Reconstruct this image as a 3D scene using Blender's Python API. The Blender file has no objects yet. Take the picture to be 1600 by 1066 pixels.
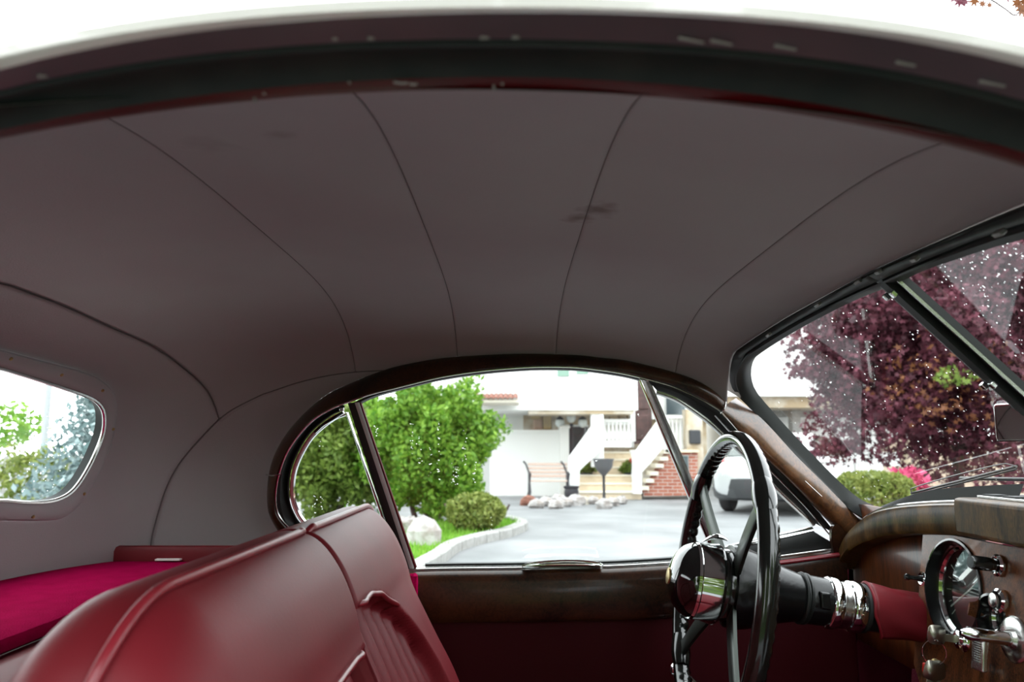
import bpy, bmesh, math, random
import numpy as np
from mathutils import Vector, Matrix

# ------------------------------------------------------------------ camera, world, exposure
CZ = 1.15                       # camera height above the driveway
PITCH = math.atan(167 / 1200)   # camera tipped up
FPX = 1200.0
sc = bpy.context.scene
C = sc.collection
cam_d = bpy.data.cameras.new('camera')
cam_d.sensor_width = 36.0
cam_d.lens = FPX / 1600 * 36
cam_d.clip_start = 0.02
cam_d.clip_end = 300
cam_d.dof.use_dof = True
cam_d.dof.focus_distance = 1.15
cam_d.dof.aperture_fstop = 7.5
cam = bpy.data.objects.new('camera', cam_d)
cam.location = (0, 0, CZ)
cam.rotation_euler = (math.pi / 2 + PITCH, 0, 0)
C.objects.link(cam)
sc.camera = cam

w = bpy.data.worlds.new('overcast_sky')
sc.world = w
w.use_nodes = True
bg = w.node_tree.nodes['Background']
bg.inputs[0].default_value = (0.93, 0.97, 1.0, 1)
bg.inputs[1].default_value = 5.0
sc.view_settings.view_transform = 'Standard'
sc.view_settings.look = 'None'
sc.view_settings.exposure = 0.0
sc.view_settings.gamma = 1.0
sc.view_settings.use_curve_mapping = False
sc.cycles.use_denoising = True
sc.cycles.max_bounces = 12
sc.cycles.diffuse_bounces = 5
sc.cycles.transparent_max_bounces = 24

# ------------------------------------------------------------------ materials
def lin(c):
    return tuple((v / 255 / 12.92 if v / 255 <= .04045 else ((v / 255 + .055) / 1.055) ** 2.4) for v in c)

def nodes_of(name):
    m = bpy.data.materials.new(name)
    m.use_nodes = True
    nt = m.node_tree
    return m, nt, nt.nodes['Principled BSDF']

def mat(name, col, rough=.5, metal=0., spec=.5, var=None, bump=None, coat=0., coat_rough=.1, sheen=0., rvar=None):
    """var = (scale, second colour, contrast low, contrast high); bump = (scale, strength, distance)"""
    m, nt, b = nodes_of(name)
    b.inputs['Base Color'].default_value = (*col, 1)
    b.inputs['Roughness'].default_value = rough
    b.inputs['Metallic'].default_value = metal
    b.inputs['Specular IOR Level'].default_value = spec
    b.inputs['Coat Weight'].default_value = coat
    b.inputs['Coat Roughness'].default_value = coat_rough
    b.inputs['Sheen Weight'].default_value = sheen
    L = nt.links.new
    tc = nt.nodes.new('ShaderNodeTexCoord')
    if var:
        n = nt.nodes.new('ShaderNodeTexNoise')
        n.inputs['Scale'].default_value = var[0]
        n.inputs['Detail'].default_value = 5
        L(tc.outputs['Object'], n.inputs['Vector'])
        r = nt.nodes.new('ShaderNodeValToRGB')
        r.color_ramp.elements[0].position = var[2]
        r.color_ramp.elements[1].position = var[3]
        r.color_ramp.elements[0].color = (*col, 1)
        r.color_ramp.elements[1].color = (*var[1], 1)
        L(n.outputs['Fac'], r.inputs[0])
        L(r.outputs[0], b.inputs['Base Color'])
        if rvar:
            mr = nt.nodes.new('ShaderNodeMapRange')
            mr.inputs[3].default_value = rvar[0]
            mr.inputs[4].default_value = rvar[1]
            L(n.outputs['Fac'], mr.inputs[0])
            L(mr.outputs[0], b.inputs['Roughness'])
    if bump:
        n2 = nt.nodes.new('ShaderNodeTexNoise')
        n2.inputs['Scale'].default_value = bump[0]
        n2.inputs['Detail'].default_value = 4
        L(tc.outputs['Object'], n2.inputs['Vector'])
        bp = nt.nodes.new('ShaderNodeBump')
        bp.inputs['Strength'].default_value = bump[1]
        bp.inputs['Distance'].default_value = bump[2]
        L(n2.outputs['Fac'], bp.inputs['Height'])
        L(bp.outputs[0], b.inputs['Normal'])
    return m

def walnut(name, dark, light, scale=6., stretch=(1, 1, 1), dist=6., coat=.9, coat_rough=.06, spec=.5):
    m, nt, b = nodes_of(name)
    L = nt.links.new
    tc = nt.nodes.new('ShaderNodeTexCoord')
    mp = nt.nodes.new('ShaderNodeMapping')
    mp.inputs['Scale'].default_value = stretch
    L(tc.outputs['Object'], mp.inputs[0])
    big = nt.nodes.new('ShaderNodeTexNoise')
    big.inputs['Scale'].default_value = scale
    big.inputs['Detail'].default_value = 3
    big.inputs['Distortion'].default_value = dist * .25
    L(mp.outputs[0], big.inputs['Vector'])
    fine = nt.nodes.new('ShaderNodeTexNoise')
    fine.inputs['Scale'].default_value = scale * 9
    fine.inputs['Detail'].default_value = 8
    fine.inputs['Distortion'].default_value = dist * .5
    L(mp.outputs[0], fine.inputs['Vector'])
    mx = nt.nodes.new('ShaderNodeMath'); mx.operation = 'MULTIPLY_ADD'
    mx.inputs[1].default_value = .45
    h = nt.nodes.new('ShaderNodeMath'); h.operation = 'MULTIPLY'; h.inputs[1].default_value = .6
    L(big.outputs['Fac'], h.inputs[0])
    L(fine.outputs['Fac'], mx.inputs[0]); L(h.outputs[0], mx.inputs[2])
    r = nt.nodes.new('ShaderNodeValToRGB')
    r.color_ramp.elements[0].position = .40
    r.color_ramp.elements[1].position = .66
    r.color_ramp.elements[0].color = (*dark, 1)
    r.color_ramp.elements[1].color = (*light, 1)
    L(mx.outputs[0], r.inputs[0])
    L(r.outputs[0], b.inputs['Base Color'])
    b.inputs['Roughness'].default_value = .35
    b.inputs['Specular IOR Level'].default_value = spec
    b.inputs['Coat Weight'].default_value = coat
    b.inputs['Coat Roughness'].default_value = coat_rough
    return m

def glass(name, tint=(.96, .985, .975), refl=1.0, f0=.05):
    m, nt, b = nodes_of(name)
    nt.nodes.remove(b)
    L = nt.links.new
    out = [n for n in nt.nodes if n.type == 'OUTPUT_MATERIAL'][0]
    tr = nt.nodes.new('ShaderNodeBsdfTransparent')
    tr.inputs[0].default_value = (*tint, 1)
    gl = nt.nodes.new('ShaderNodeBsdfGlossy')
    gl.inputs['Roughness'].default_value = .02
    gl.inputs[0].default_value = (refl, refl, refl, 1)
    lw = nt.nodes.new('ShaderNodeLayerWeight')
    lw.inputs[0].default_value = .5
    pw = nt.nodes.new('ShaderNodeMath'); pw.operation = 'POWER'; pw.inputs[1].default_value = 5.
    ma = nt.nodes.new('ShaderNodeMath'); ma.operation = 'MULTIPLY_ADD'; ma.inputs[1].default_value = 1 - f0; ma.inputs[2].default_value = f0
    L(lw.outputs['Facing'], pw.inputs[0]); L(pw.outputs[0], ma.inputs[0])
    mx = nt.nodes.new('ShaderNodeMixShader')
    L(ma.outputs[0], mx.inputs[0]); L(tr.outputs[0], mx.inputs[1]); L(gl.outputs[0], mx.inputs[2])
    L(mx.outputs[0], out.inputs[0])
    return m

def leafmat(name, c1, c2, trans=.35, rough=.5):
    m, nt, b = nodes_of(name)
    L = nt.links.new
    out = [n for n in nt.nodes if n.type == 'OUTPUT_MATERIAL'][0]
    g = nt.nodes.new('ShaderNodeNewGeometry')
    r = nt.nodes.new('ShaderNodeValToRGB')
    r.color_ramp.elements[0].color = (*c1, 1)
    r.color_ramp.elements[1].color = (*c2, 1)
    L(g.outputs['Random Per Island'], r.inputs[0])
    b.inputs['Roughness'].default_value = rough
    b.inputs['Specular IOR Level'].default_value = .3
    L(r.outputs[0], b.inputs['Base Color'])
    t = nt.nodes.new('ShaderNodeBsdfTranslucent')
    L(r.outputs[0], t.inputs[0])
    mx = nt.nodes.new('ShaderNodeMixShader')
    mx.inputs[0].default_value = trans
    L(b.outputs[0], mx.inputs[1]); L(t.outputs[0], mx.inputs[2]); L(mx.outputs[0], out.inputs[0])
    return m

def brickmat(name, c1, c2, mortar, scale=1.0):
    m, nt, b = nodes_of(name)
    L = nt.links.new
    tc = nt.nodes.new('ShaderNodeTexCoord')
    mp = nt.nodes.new('ShaderNodeMapping')
    mp.inputs['Rotation'].default_value = (math.pi / 2, 0, 0)
    L(tc.outputs['Object'], mp.inputs[0])
    bk = nt.nodes.new('ShaderNodeTexBrick')
    bk.inputs['Color1'].default_value = (*c1, 1)
    bk.inputs['Color2'].default_value = (*c2, 1)
    bk.inputs['Mortar'].default_value = (*mortar, 1)
    bk.inputs['Scale'].default_value = scale
    bk.inputs['Brick Width'].default_value = .22
    bk.inputs['Row Height'].default_value = .075
    bk.inputs['Mortar Size'].default_value = .008
    L(mp.outputs[0], bk.inputs[0])
    L(bk.outputs[0], b.inputs['Base Color'])
    b.inputs['Roughness'].default_value = .9
    return m

MT = {}
MT['head'] = mat('headliner_cloth', (.30, .262, .274), .95, spec=.05, var=(3., (.325, .305, .308), .35, .65), bump=(420, .25, .001), sheen=.05)
MT['seamdark'] = mat('seam_thread', (.13, .112, .115), .95, spec=.1)
MT['headstrip'] = mat('grey_green_header_strip', (.05, .065, .06), .5, var=(20., (.025, .03, .03), .4, .6))
def stained(name, spots):
    m = MT['head'].copy(); m.name = name
    nt = m.node_tree; L = nt.links.new
    b = nt.nodes['Principled BSDF']; src = b.inputs['Base Color'].links[0].from_socket
    tc = nt.nodes.new('ShaderNodeTexCoord')
    nz = nt.nodes.new('ShaderNodeTexNoise'); nz.inputs['Scale'].default_value = 38; nz.inputs['Detail'].default_value = 4
    L(tc.outputs['Object'], nz.inputs['Vector'])
    for c, r, k in spots:
        vs = nt.nodes.new('ShaderNodeVectorMath'); vs.operation = 'DISTANCE'; vs.inputs[1].default_value = c
        L(tc.outputs['Object'], vs.inputs[0])
        ad = nt.nodes.new('ShaderNodeMath'); ad.operation = 'MULTIPLY_ADD'; ad.inputs[1].default_value = r * 2.4; 
        L(nz.outputs['Fac'], ad.inputs[0]); L(vs.outputs['Value'], ad.inputs[2])
        mr = nt.nodes.new('ShaderNodeMapRange'); mr.inputs[1].default_value = r * 2.1; mr.inputs[2].default_value = r * 1.2
        mr.inputs[3].default_value = 0; mr.inputs[4].default_value = k
        L(ad.outputs[0], mr.inputs[0])
        mx = nt.nodes.new('ShaderNodeMix'); mx.data_type = 'RGBA'
        mx.inputs[7].default_value = (.12, .075, .07, 1)
        L(mr.outputs[0], mx.inputs[0]); L(src, mx.inputs[6]); src = mx.outputs[2]
    L(src, b.inputs['Base Color'])
    return m
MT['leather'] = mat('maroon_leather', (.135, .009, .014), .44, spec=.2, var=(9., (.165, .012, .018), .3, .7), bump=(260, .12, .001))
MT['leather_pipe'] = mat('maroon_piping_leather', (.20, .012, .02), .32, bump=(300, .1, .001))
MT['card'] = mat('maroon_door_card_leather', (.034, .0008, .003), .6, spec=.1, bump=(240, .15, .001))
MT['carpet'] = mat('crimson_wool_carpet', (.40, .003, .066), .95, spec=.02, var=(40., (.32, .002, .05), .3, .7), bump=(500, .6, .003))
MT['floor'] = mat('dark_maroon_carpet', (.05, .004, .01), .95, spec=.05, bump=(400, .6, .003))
MT['wood'] = walnut('burr_walnut', (.006, .0025, .0015), (.055, .019, .007), 7., coat=.3, coat_rough=.1)
MT['wood'].node_tree.nodes['Principled BSDF'].inputs['Specular IOR Level'].default_value = .25
MT['wood_red'] = walnut('reddish_walnut', (.010, .0025, .001), (.12, .032, .008), 5., (1, 5, .5), 3., .2, .1, .25)
MT['wood_panel'] = walnut('figured_walnut', (.012, .0035, .002), (.22, .075, .026), 9., (1, 2, 1), 8., .35, .05, .25)
MT['wood_rail'] = walnut('olive_walnut', (.010, .005, .002), (.115, .06, .016), 9., (1, 2.2, .5), 6., .06, .12, .2)
MT['wood_pillar'] = walnut('pillar_walnut', (.022, .009, .004), (.17, .07, .026), 5., (2, 3, 2), 3., .9, .16)
MT['rubber'] = mat('black_rubber', (.012, .014, .014), .45, spec=.4)
MT['seal'] = mat('worn_door_seal_rubber', (.011, .017, .015), .6, spec=.3, var=(30., (.022, .026, .022), .45, .8))
MT['bezel'] = mat('black_enamel', (.008, .009, .009), .12, spec=.5, coat=.5)
MT['wheelblack'] = mat('black_bakelite', (.006, .008, .007), .16, spec=.5, coat=.6, coat_rough=.08)
MT['column'] = mat('black_crackle_paint', (.004, .0045, .005), .26, spec=.4, bump=(170, .35, .001))
MT['chrome'] = mat('chrome', (.82, .84, .84), .06, 1.)
MT['chrome_dull'] = mat('dull_chrome', (.62, .62, .60), .22, 1., bump=(120, .05, .0005))
MT['brass'] = mat('tarnished_brass', (.40, .30, .14), .35, 1.)
MT['glass'] = glass('clear_glass')
MT['gaugeglass'] = glass('gauge_glass', (.9, .95, .93), 1.0, .17)
MT['wheelspoke'] = mat('dark_satin_spoke', (.035, .042, .036), .35, .6)
MT['hornblack'] = mat('black_horn_push', (.004, .006, .006), .08, coat=1., coat_rough=.03)
MT['glassq'] = glass('window_glass', (.93, .97, .95))
MT['cream'] = mat('cream_body_paint', (.72, .70, .66), .2, spec=.5, coat=1., coat_rough=.04)
MT['redpaint'] = mat('maroon_painted_flange', (.085, .002, .003), .5, spec=.12, var=(25., (.06, .0015, .002), .4, .7))
MT['flange'] = mat('worn_grey_maroon_paint', (.10, .07, .078), .3, spec=.5, var=(18., (.075, .06, .068), .3, .7))
MT['chip'] = mat('bare_metal_scuff', (.30, .28, .27), .5, .3)
MT['paper'] = mat('white_paper', (.85, .83, .80), .8)
MT['dial'] = mat('dial_black', (.012, .012, .013), .5)
MT['dialmark'] = mat('dial_marking', (.75, .76, .70), .6)
MT['mirror'] = mat('mirror_glass', (.9, .92, .92), .015, 1.)
MT['darkmetal'] = mat('dark_wiper_metal', (.10, .10, .10), .3, .9)
MT['clipmetal'] = mat('weathered_clip_metal', (.22, .22, .21), .45, .6)
MT['satin'] = mat('satin_aluminium_strip', (.50, .51, .50), .4, .4)
MT['steel'] = mat('key_steel', (.42, .40, .34), .32, 1.)
MT['redtag'] = mat('red_plastic', (.6, .03, .02), .4)
def dropmat():
    m, nt, b = nodes_of('rain_water')
    b.inputs['Base Color'].default_value = (1, 1, 1, 1)
    b.inputs['Roughness'].default_value = 0.
    b.inputs['IOR'].default_value = 1.33
    b.inputs['Transmission Weight'].default_value = 1.
    return m
MT['water'] = dropmat()
# outdoors
MT['asphalt'] = mat('wet_asphalt', (.15, .155, .16), .6, spec=.5, var=(.9, (.25, .255, .26), .35, .7), bump=(60, .3, .01))
MT['unseen_grass'] = mat('dark_unseen_grass', (.035, .06, .012), .9, spec=.1, var=(3., (.05, .08, .02), .3, .7))  # darker than the lawn to limit light bounced into the cabin
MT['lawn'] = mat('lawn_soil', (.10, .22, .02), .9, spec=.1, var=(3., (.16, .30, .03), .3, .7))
MT['stucco'] = mat('white_stucco', (.80, .80, .78), .9, spec=.2, bump=(60, .2, .005))
MT['kerb'] = mat('pale_concrete', (.34, .335, .32), .9, var=(12., (.25, .245, .23), .4, .7), bump=(40, .4, .01))
MT['stone'] = mat('white_quartz_rock', (.40, .38, .37), .85, var=(6., (.22, .18, .155), .45, .7), bump=(14, .8, .03))
MT['tread'] = mat('cream_travertine', (.72, .60, .44), .8, var=(6., (.62, .50, .36), .4, .7))
MT['tanstone'] = mat('tan_facing_stone', (.40, .31, .20), .9, var=(2.2, (.55, .50, .42), .4, .6), bump=(10, .5, .03))
MT['brickred'] = brickmat('red_brick', (.33, .10, .065), (.40, .14, .09), (.50, .42, .37))
MT['doorwood'] = mat('dark_door_wood', (.06, .028, .025), .45, var=(9., (.10, .045, .04), .4, .7))
MT['iron'] = mat('dark_cast_iron', (.035, .037, .042), .5, .2)
MT['terracotta'] = mat('terracotta', (.24, .10, .07), .85, var=(10., (.18, .075, .05), .4, .7))
MT['winglass'] = mat('window_pane_dark', (.05, .07, .075), .06, spec=.8)
MT['frostglobe'] = mat('milk_glass', (.75, .8, .82), .25)
MT['silver'] = mat('silver_car_paint', (.55, .56, .56), .3, .3, coat=1., coat_rough=.05)
MT['carglass'] = mat('car_window_glass', (.025, .04, .032), .05, spec=.8)
MT['plastic'] = mat('black_plastic', (.03, .032, .034), .5)
MT['tyre'] = mat('tyre_rubber', (.02, .02, .02), .8)
MT['tail'] = mat('red_lamp_lens', (.62, .03, .03), .15, coat=1.)
MT['bark'] = mat('bark', (.07, .05, .045), .9, bump=(20, .8, .02))
MT['mulch'] = mat('red_mulch', (.16, .045, .045), .95, var=(14., (.28, .12, .10), .35, .7), bump=(25, 1., .05))
MT['sand'] = mat('tan_wall_block', (.55, .47, .36), .9, var=(5., (.42, .35, .26), .4, .7), bump=(18, .6, .02))
MT['galv'] = mat('galvanised_pole', (.35, .37, .38), .5, .4)
MT['greenpane'] = mat('green_tinted_pane', (.12, .24, .17), .1, spec=.8)
MT['terracotta_pale'] = mat('pinkish_stone', (.50, .34, .26), .9, var=(4., (.42, .30, .22), .4, .7))
MT['tanstone2'] = mat('honey_stone', (.48, .36, .19), .9, var=(4., (.40, .31, .2), .4, .7))
MT['tread_light'] = mat('pale_travertine', (.80, .74, .62), .8)
MT['slatwood'] = mat('weathered_slat_wood', (.50, .38, .32), .8)
MT['urngrey'] = mat('grey_painted_iron', (.10, .105, .11), .45)
MT['leaf_green'] = leafmat('bright_green_leaves', (.07, .19, .015), (.24, .40, .05))
MT['leaf_olive'] = leafmat('olive_green_leaves', (.08, .14, .02), (.22, .30, .06))
MT['leaf_box'] = leafmat('clipped_box_leaves', (.10, .15, .025), (.30, .34, .09))
MT['leaf_maple'] = leafmat('purple_maple_leaves', (.045, .011, .018), (.20, .06, .085), .35)
MT['leaf_rust'] = leafmat('rusty_maple_leaves', (.13, .045, .02), (.20, .08, .03), .3)
MT['leaf_spruce'] = leafmat('blue_spruce_needles', (.12, .19, .19), (.27, .34, .34), .15)
MT['leaf_pink'] = leafmat('pink_azalea_petals', (.50, .05, .14), (.75, .14, .28))
MT['leaf_red'] = leafmat('red_geranium_petals', (.6, .06, .03), (.75, .14, .08))
MT['leaf_grass'] = leafmat('grass_blades', (.10, .26, .02), (.22, .42, .05), .3)

# ------------------------------------------------------------------ rays through the lens and measured surfaces of the cabin
CP, SP = math.cos(PITCH), math.sin(PITCH)
def ray(px, py):
    u, v = (px - 800) / FPX, (533 - py) / FPX
    return np.array([u, CP - v * SP, SP + v * CP])
def P(px, py, Y):
    r = ray(px, py); return r * (Y / r[1])
def G(px, py, z=-CZ):
    r = ray(px, py); return r * (z / r[2])
YC = .86                         # centre line of the car
HC = np.array([-.1, YC, -.2])    # centre of the headliner shell
def Hval(p):
    dx, dy, dz = p[0] - HC[0], p[1] - HC[1], max(p[2] - HC[2], 0)
    fx = (dx / .79) ** 2.5 if dx > 0 else (-dx / .64) ** 3.8
    return fx + (abs(dy) / (.6 if dy > 0 else .612)) ** 3.8 + (dz / .445) ** 3.8 - 1
def onH(px, py):
    r = ray(px, py); t = 2.6
    while t > .3 and Hval(r * t) > 0: t -= .01
    a, b = t, t + .01
    for _ in range(30):
        m = (a + b) / 2
        if Hval(r * m) > 0: b = m
        else: a = m
    return r * a
def projH(p, k=1.0):
    d = np.asarray(p) - HC; a, b = .2, 4.
    for _ in range(40):
        m = (a + b) / 2
        if Hval(HC + d * m) > 0: b = m
        else: a = m
    return HC + d * a * k
def onS(px, py, off=0.):         # plane of the far side windows (tumblehome)
    r = ray(px, py); return r * ((1.4055 - off) / (r[1] + .30 * r[2]))
def onplane(px, py, p0, n, off=0.):
    r = ray(px, py); return r * ((np.dot(p0, n) + off) / np.dot(r, n))
def mir(p): return np.array([p[0], 2 * YC - p[1], p[2]])

def spl(pts, n, closed=False):
    """Catmull-Rom through pts, resampled to n points at equal arc length"""
    p = np.array(pts, float)
    if closed: q = np.vstack([p[-1], p, p[0], p[1]])
    else: q = np.vstack([2 * p[0] - p[1], p, 2 * p[-1] - p[-2]])
    out = []
    for i in range(1, len(q) - 2):
        for t in np.linspace(0, 1, 24, endpoint=False):
            a, b, c, d = q[i - 1], q[i], q[i + 1], q[i + 2]
            out.append(.5 * ((2 * b) + (c - a) * t + (2 * a - 5 * b + 4 * c - d) * t * t + (3 * b - a - 3 * c + d) * t ** 3))
    if not closed: out.append(q[-2])
    else: out.append(out[0])
    out = np.array(out)
    s = np.concatenate([[0], np.cumsum(np.linalg.norm(np.diff(out, axis=0), axis=1))])
    tt = np.linspace(0, s[-1], n + 1)[:-1] if closed else np.linspace(0, s[-1], n)
    return np.stack([np.interp(tt, s, out[:, k]) for k in range(p.shape[1])], 1)
def offs(pts, d):
    """offset a 2-D polyline to its left (image axes)"""
    p = np.array(pts, float); t = np.gradient(p, axis=0)
    t /= np.linalg.norm(t, axis=1)[:, None]
    return p + d * np.stack([t[:, 1], -t[:, 0]], 1)
def lerp(a, b, t): return np.asarray(a) * (1 - t) + np.asarray(b) * t

# ------------------------------------------------------------------ mesh helpers
class MB:
    def __init__(s): s.v = []; s.f = []
    def add(s, vs, fs):
        o = len(s.v); s.v += [tuple(map(float, q)) for q in vs]; s.f += [tuple(i + o for i in f) for f in fs]; return s
    def grid(s, rows, closed=False, close_rows=False):
        n, m = len(rows), len(rows[0]); fs = []
        for i in range(n if close_rows else n - 1):
            for j in range(m if closed else m - 1):
                a, b = i, (i + 1) % n; c, d = j, (j + 1) % m
                fs.append((a * m + c, a * m + d, b * m + d, b * m + c))
        return s.add([p for r in rows for p in r], fs)
    def box(s, lo, hi):
        x0, y0, z0 = lo; x1, y1, z1 = hi
        return s.add([(x0, y0, z0), (x1, y0, z0), (x1, y1, z0), (x0, y1, z0), (x0, y0, z1), (x1, y0, z1), (x1, y1, z1), (x0, y1, z1)],
                     [(0, 3, 2, 1), (4, 5, 6, 7), (0, 1, 5, 4), (1, 2, 6, 5), (2, 3, 7, 6), (3, 0, 4, 7)])
    def obox(s, c, ax, ay, az):
        c, ax, ay, az = map(np.asarray, (c, ax, ay, az))
        vs = [c + i * ax + j * ay + k * az for k in (-1, 1) for i, j in ((-1, -1), (1, -1), (1, 1), (-1, 1))]
        return s.add(vs, [(0, 3, 2, 1), (4, 5, 6, 7), (0, 1, 5, 4), (1, 2, 6, 5), (2, 3, 7, 6), (3, 0, 4, 7)])
    def tube(s, path, r, n=8, closed=False, caps=True):
        p = np.array(path, float); N = len(p)
        rr = np.broadcast_to(r, (N,)) if np.ndim(r) <= 1 else r
        if closed: t = np.roll(p, -1, 0) - np.roll(p, 1, 0)
        else: t = np.gradient(p, axis=0)
        t /= np.linalg.norm(t, axis=1)[:, None] + 1e-12
        up = np.array([0, 0, 1.]) if abs(t[0][2]) < .9 else np.array([1., 0, 0])
        nrm = np.cross(t[0], up); nrm /= np.linalg.norm(nrm)
        rows = []
        for i in range(N):
            nrm = nrm - np.dot(nrm, t[i]) * t[i]; nrm /= np.linalg.norm(nrm)
            bi = np.cross(t[i], nrm)
            rows.append([p[i] + rr[i] * (math.cos(a) * nrm + math.sin(a) * bi) for a in np.linspace(0, 2 * math.pi, n, endpoint=False)])
        o = len(s.v)
        s.grid(rows, closed=True, close_rows=closed)
        if not closed and caps:
            s.f.append(tuple(o + k for k in range(n)))
            s.f.append(tuple(o + (N - 1) * n + k for k in reversed(range(n))))
        return s
    def lathe(s, prof, c, axis, n=32, caps=True):
        axis = np.array(axis, float); axis /= np.linalg.norm(axis)
        up = np.array([0, 0, 1.]) if abs(axis[2]) < .9 else np.array([1., 0, 0])
        e1 = np.cross(axis, up); e1 /= np.linalg.norm(e1); e2 = np.cross(axis, e1)
        rows = [[np.asarray(c) + h * axis + r * (math.cos(a) * e1 + math.sin(a) * e2) for a in np.linspace(0, 2 * math.pi, n, endpoint=False)] for r, h in prof]
        o = len(s.v); s.grid(rows, closed=True)
        if caps:
            s.f.append(tuple(o + k for k in range(n)))
            s.f.append(tuple(o + (len(prof) - 1) * n + k for k in reversed(range(n))))
        return s
    def poly(s, pts): return s.add(pts, [tuple(range(len(pts)))])
    def blob(s, c, rad, seed=0, amp=.15, nu=14, nv=9, flat=None):
        rnd = random.Random(seed); ph = [rnd.uniform(0, 6.28) for _ in range(6)]
        rows = []
        for i in range(nv + 1):
            th = math.pi * i / nv
            row = []
            for j in range(nu):
                a = 2 * math.pi * j / nu
                k = 1 + amp * (math.sin(2 * a + ph[0] + 2 * th) * .5 + math.sin(3 * a + ph[1]) * math.sin(2 * th + ph[2]) * .6 + .4 * math.sin(5 * th + ph[3] + a))
                z = math.cos(th) * rad[2] * k
                if flat is not None: z = max(z, -flat)
                row.append((c[0] + rad[0] * k * math.sin(th) * math.cos(a), c[1] + rad[1] * k * math.sin(th) * math.sin(a), c[2] + z))
            rows.append(row)
        return s.grid(rows, closed=True)

ORIG = {}
def base(o): return ORIG.get(o.name, np.zeros(3))
def thing(name, label, cat=None, loc=(0, 0, 0), group=None, kind=None):
    o = bpy.data.objects.new(name, None); C.objects.link(o)
    o.empty_display_size = .1
    o.location = (loc[0], loc[1], loc[2] + CZ)
    ORIG[o.name] = np.array(loc, float)
    o['label'] = label
    if cat: o['category'] = cat
    if group: o['group'] = group
    if kind: o['kind'] = kind
    return o
def obj(name, mb, m, parent=None, smooth=True, solid=None, bevel=None, sharp=40, label=None, cat=None, kind=None, group=None, loc=None, recalc=True):
    me = bpy.data.meshes.new(name)
    if parent is not None: o0 = base(parent)
    else: o0 = np.array(loc if loc is not None else np.mean(np.array(mb.v), 0), float)
    me.from_pydata((np.array(mb.v, float) - o0).tolist(), [], mb.f)
    me.validate()
    if recalc:
        bm = bmesh.new(); bm.from_mesh(me); bmesh.ops.recalc_face_normals(bm, faces=bm.faces); bm.to_mesh(me); bm.free()
    if smooth:
        me.polygons.foreach_set('use_smooth', [True] * len(me.polygons))
        if sharp: me.set_sharp_from_angle(angle=math.radians(sharp))
    me.materials.append(MT[m])
    o = bpy.data.objects.new(name, me); C.objects.link(o)
    if parent is not None:
        o.parent = parent; ORIG[o.name] = o0
    else:
        o.location = (o0[0], o0[1], o0[2] + CZ); ORIG[o.name] = o0
    if solid:
        md = o.modifiers.new('thickness', 'SOLIDIFY'); md.thickness = solid; md.offset = 0
    if bevel:
        md = o.modifiers.new('bevel', 'BEVEL'); md.width = bevel; md.segments = 3; md.limit_method = 'ANGLE'; md.angle_limit = math.radians(40)
    if label: o['label'] = label
    if cat: o['category'] = cat
    if kind: o['kind'] = kind
    if group: o['group'] = group
    return o
def mirrored(mb):
    q = MB(); q.v = [(a, 2 * YC - b, c) for a, b, c in mb.v]; q.f = [tuple(reversed(f)) for f in mb.f]; return q
# ================================================================== THE CABIN
# ---- measured curves
WO = [(500,893),(465,866),(438,834),(421,802),(418,774),(420,743),(427,715),(441,687),(461,661),(489,633),(517,613),(545,600),(579,586),(623,572),(690,560),(758,555),(820,553),(900,555),(937,559),(975,563),(1012,571),(1050,581),(1087,594),(1116,611),(1132,626)]
WI = [(520,888),(485,853),(456,827),(437,805),(432,782),(434,757),(441,729),(452,703),(472,675),(494,653),(522,637),(537,631),(579,616),(623,605),(690,589),(758,579),(820,574),(859,573),(900,574),(937,578),(975,584),(1012,593),(1050,604),(1087,621),(1116,636),(1127,646)]
AR = [(600,579),(551,582),(508,588),(466,598),(424,612),(405,619),(356,645),(319,679),(281,724),(259,765),(242,820),(236,850),(234,890)]
SE = [(0,441),(94,476),(165,508),(240,542),(285,574),(319,604),(334,630),(342,655)]
RO = [(1600,286),(1510,319),(1450,358),(1390,403),(1360,424),(1300,457),(1225,499),(1162,540),(1144,556),(1138,592),(1137,626)]
RG = [(0,575),(49,590),(98,606),(137,620),(154,633),(160,650),(158,677),(146,709),(133,735),(119,757),(106,771),(90,780),(70,785),(40,786),(0,783)]
RS = [(0,546),(56,561),(124,579),(161,596),(180,623),(180,660),(169,705),(150,746),(131,780),(105,806),(75,814),(0,814)]
cast = lambda L, n: np.array([onH(*q) for q in spl(L, n)])
WO3 = cast(WO, 120); AR3 = cast(AR, 60)
def nearz(x): return .1775 - .54 * (x + .0284) ** 2
def NB(x):                              # near edge of the headliner, over the open door
    z = nearz(x); dx = x - HC[0]
    fx = (dx / .79) ** 2.5 if dx > 0 else (-dx / .64) ** 3.8
    dy = .612 * max(1 - fx - ((z - HC[2]) / .445) ** 3.8, .02) ** (1 / 3.8)
    return np.array([x, YC - dy, z])
k0 = int(np.argmin(np.abs(WO3[:, 0] - AR3[0, 0]) + (WO3[:, 2] < .05)))
FBp = np.vstack([AR3[::-1], WO3[k0 + 1:]])
o_ = np.argsort(FBp[:, 0]); FBp = FBp[o_]
def FB(x): return np.array([x, np.interp(x, FBp[:, 0], FBp[:, 1]), np.interp(x, FBp[:, 0], FBp[:, 2])])
MC = 61
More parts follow.
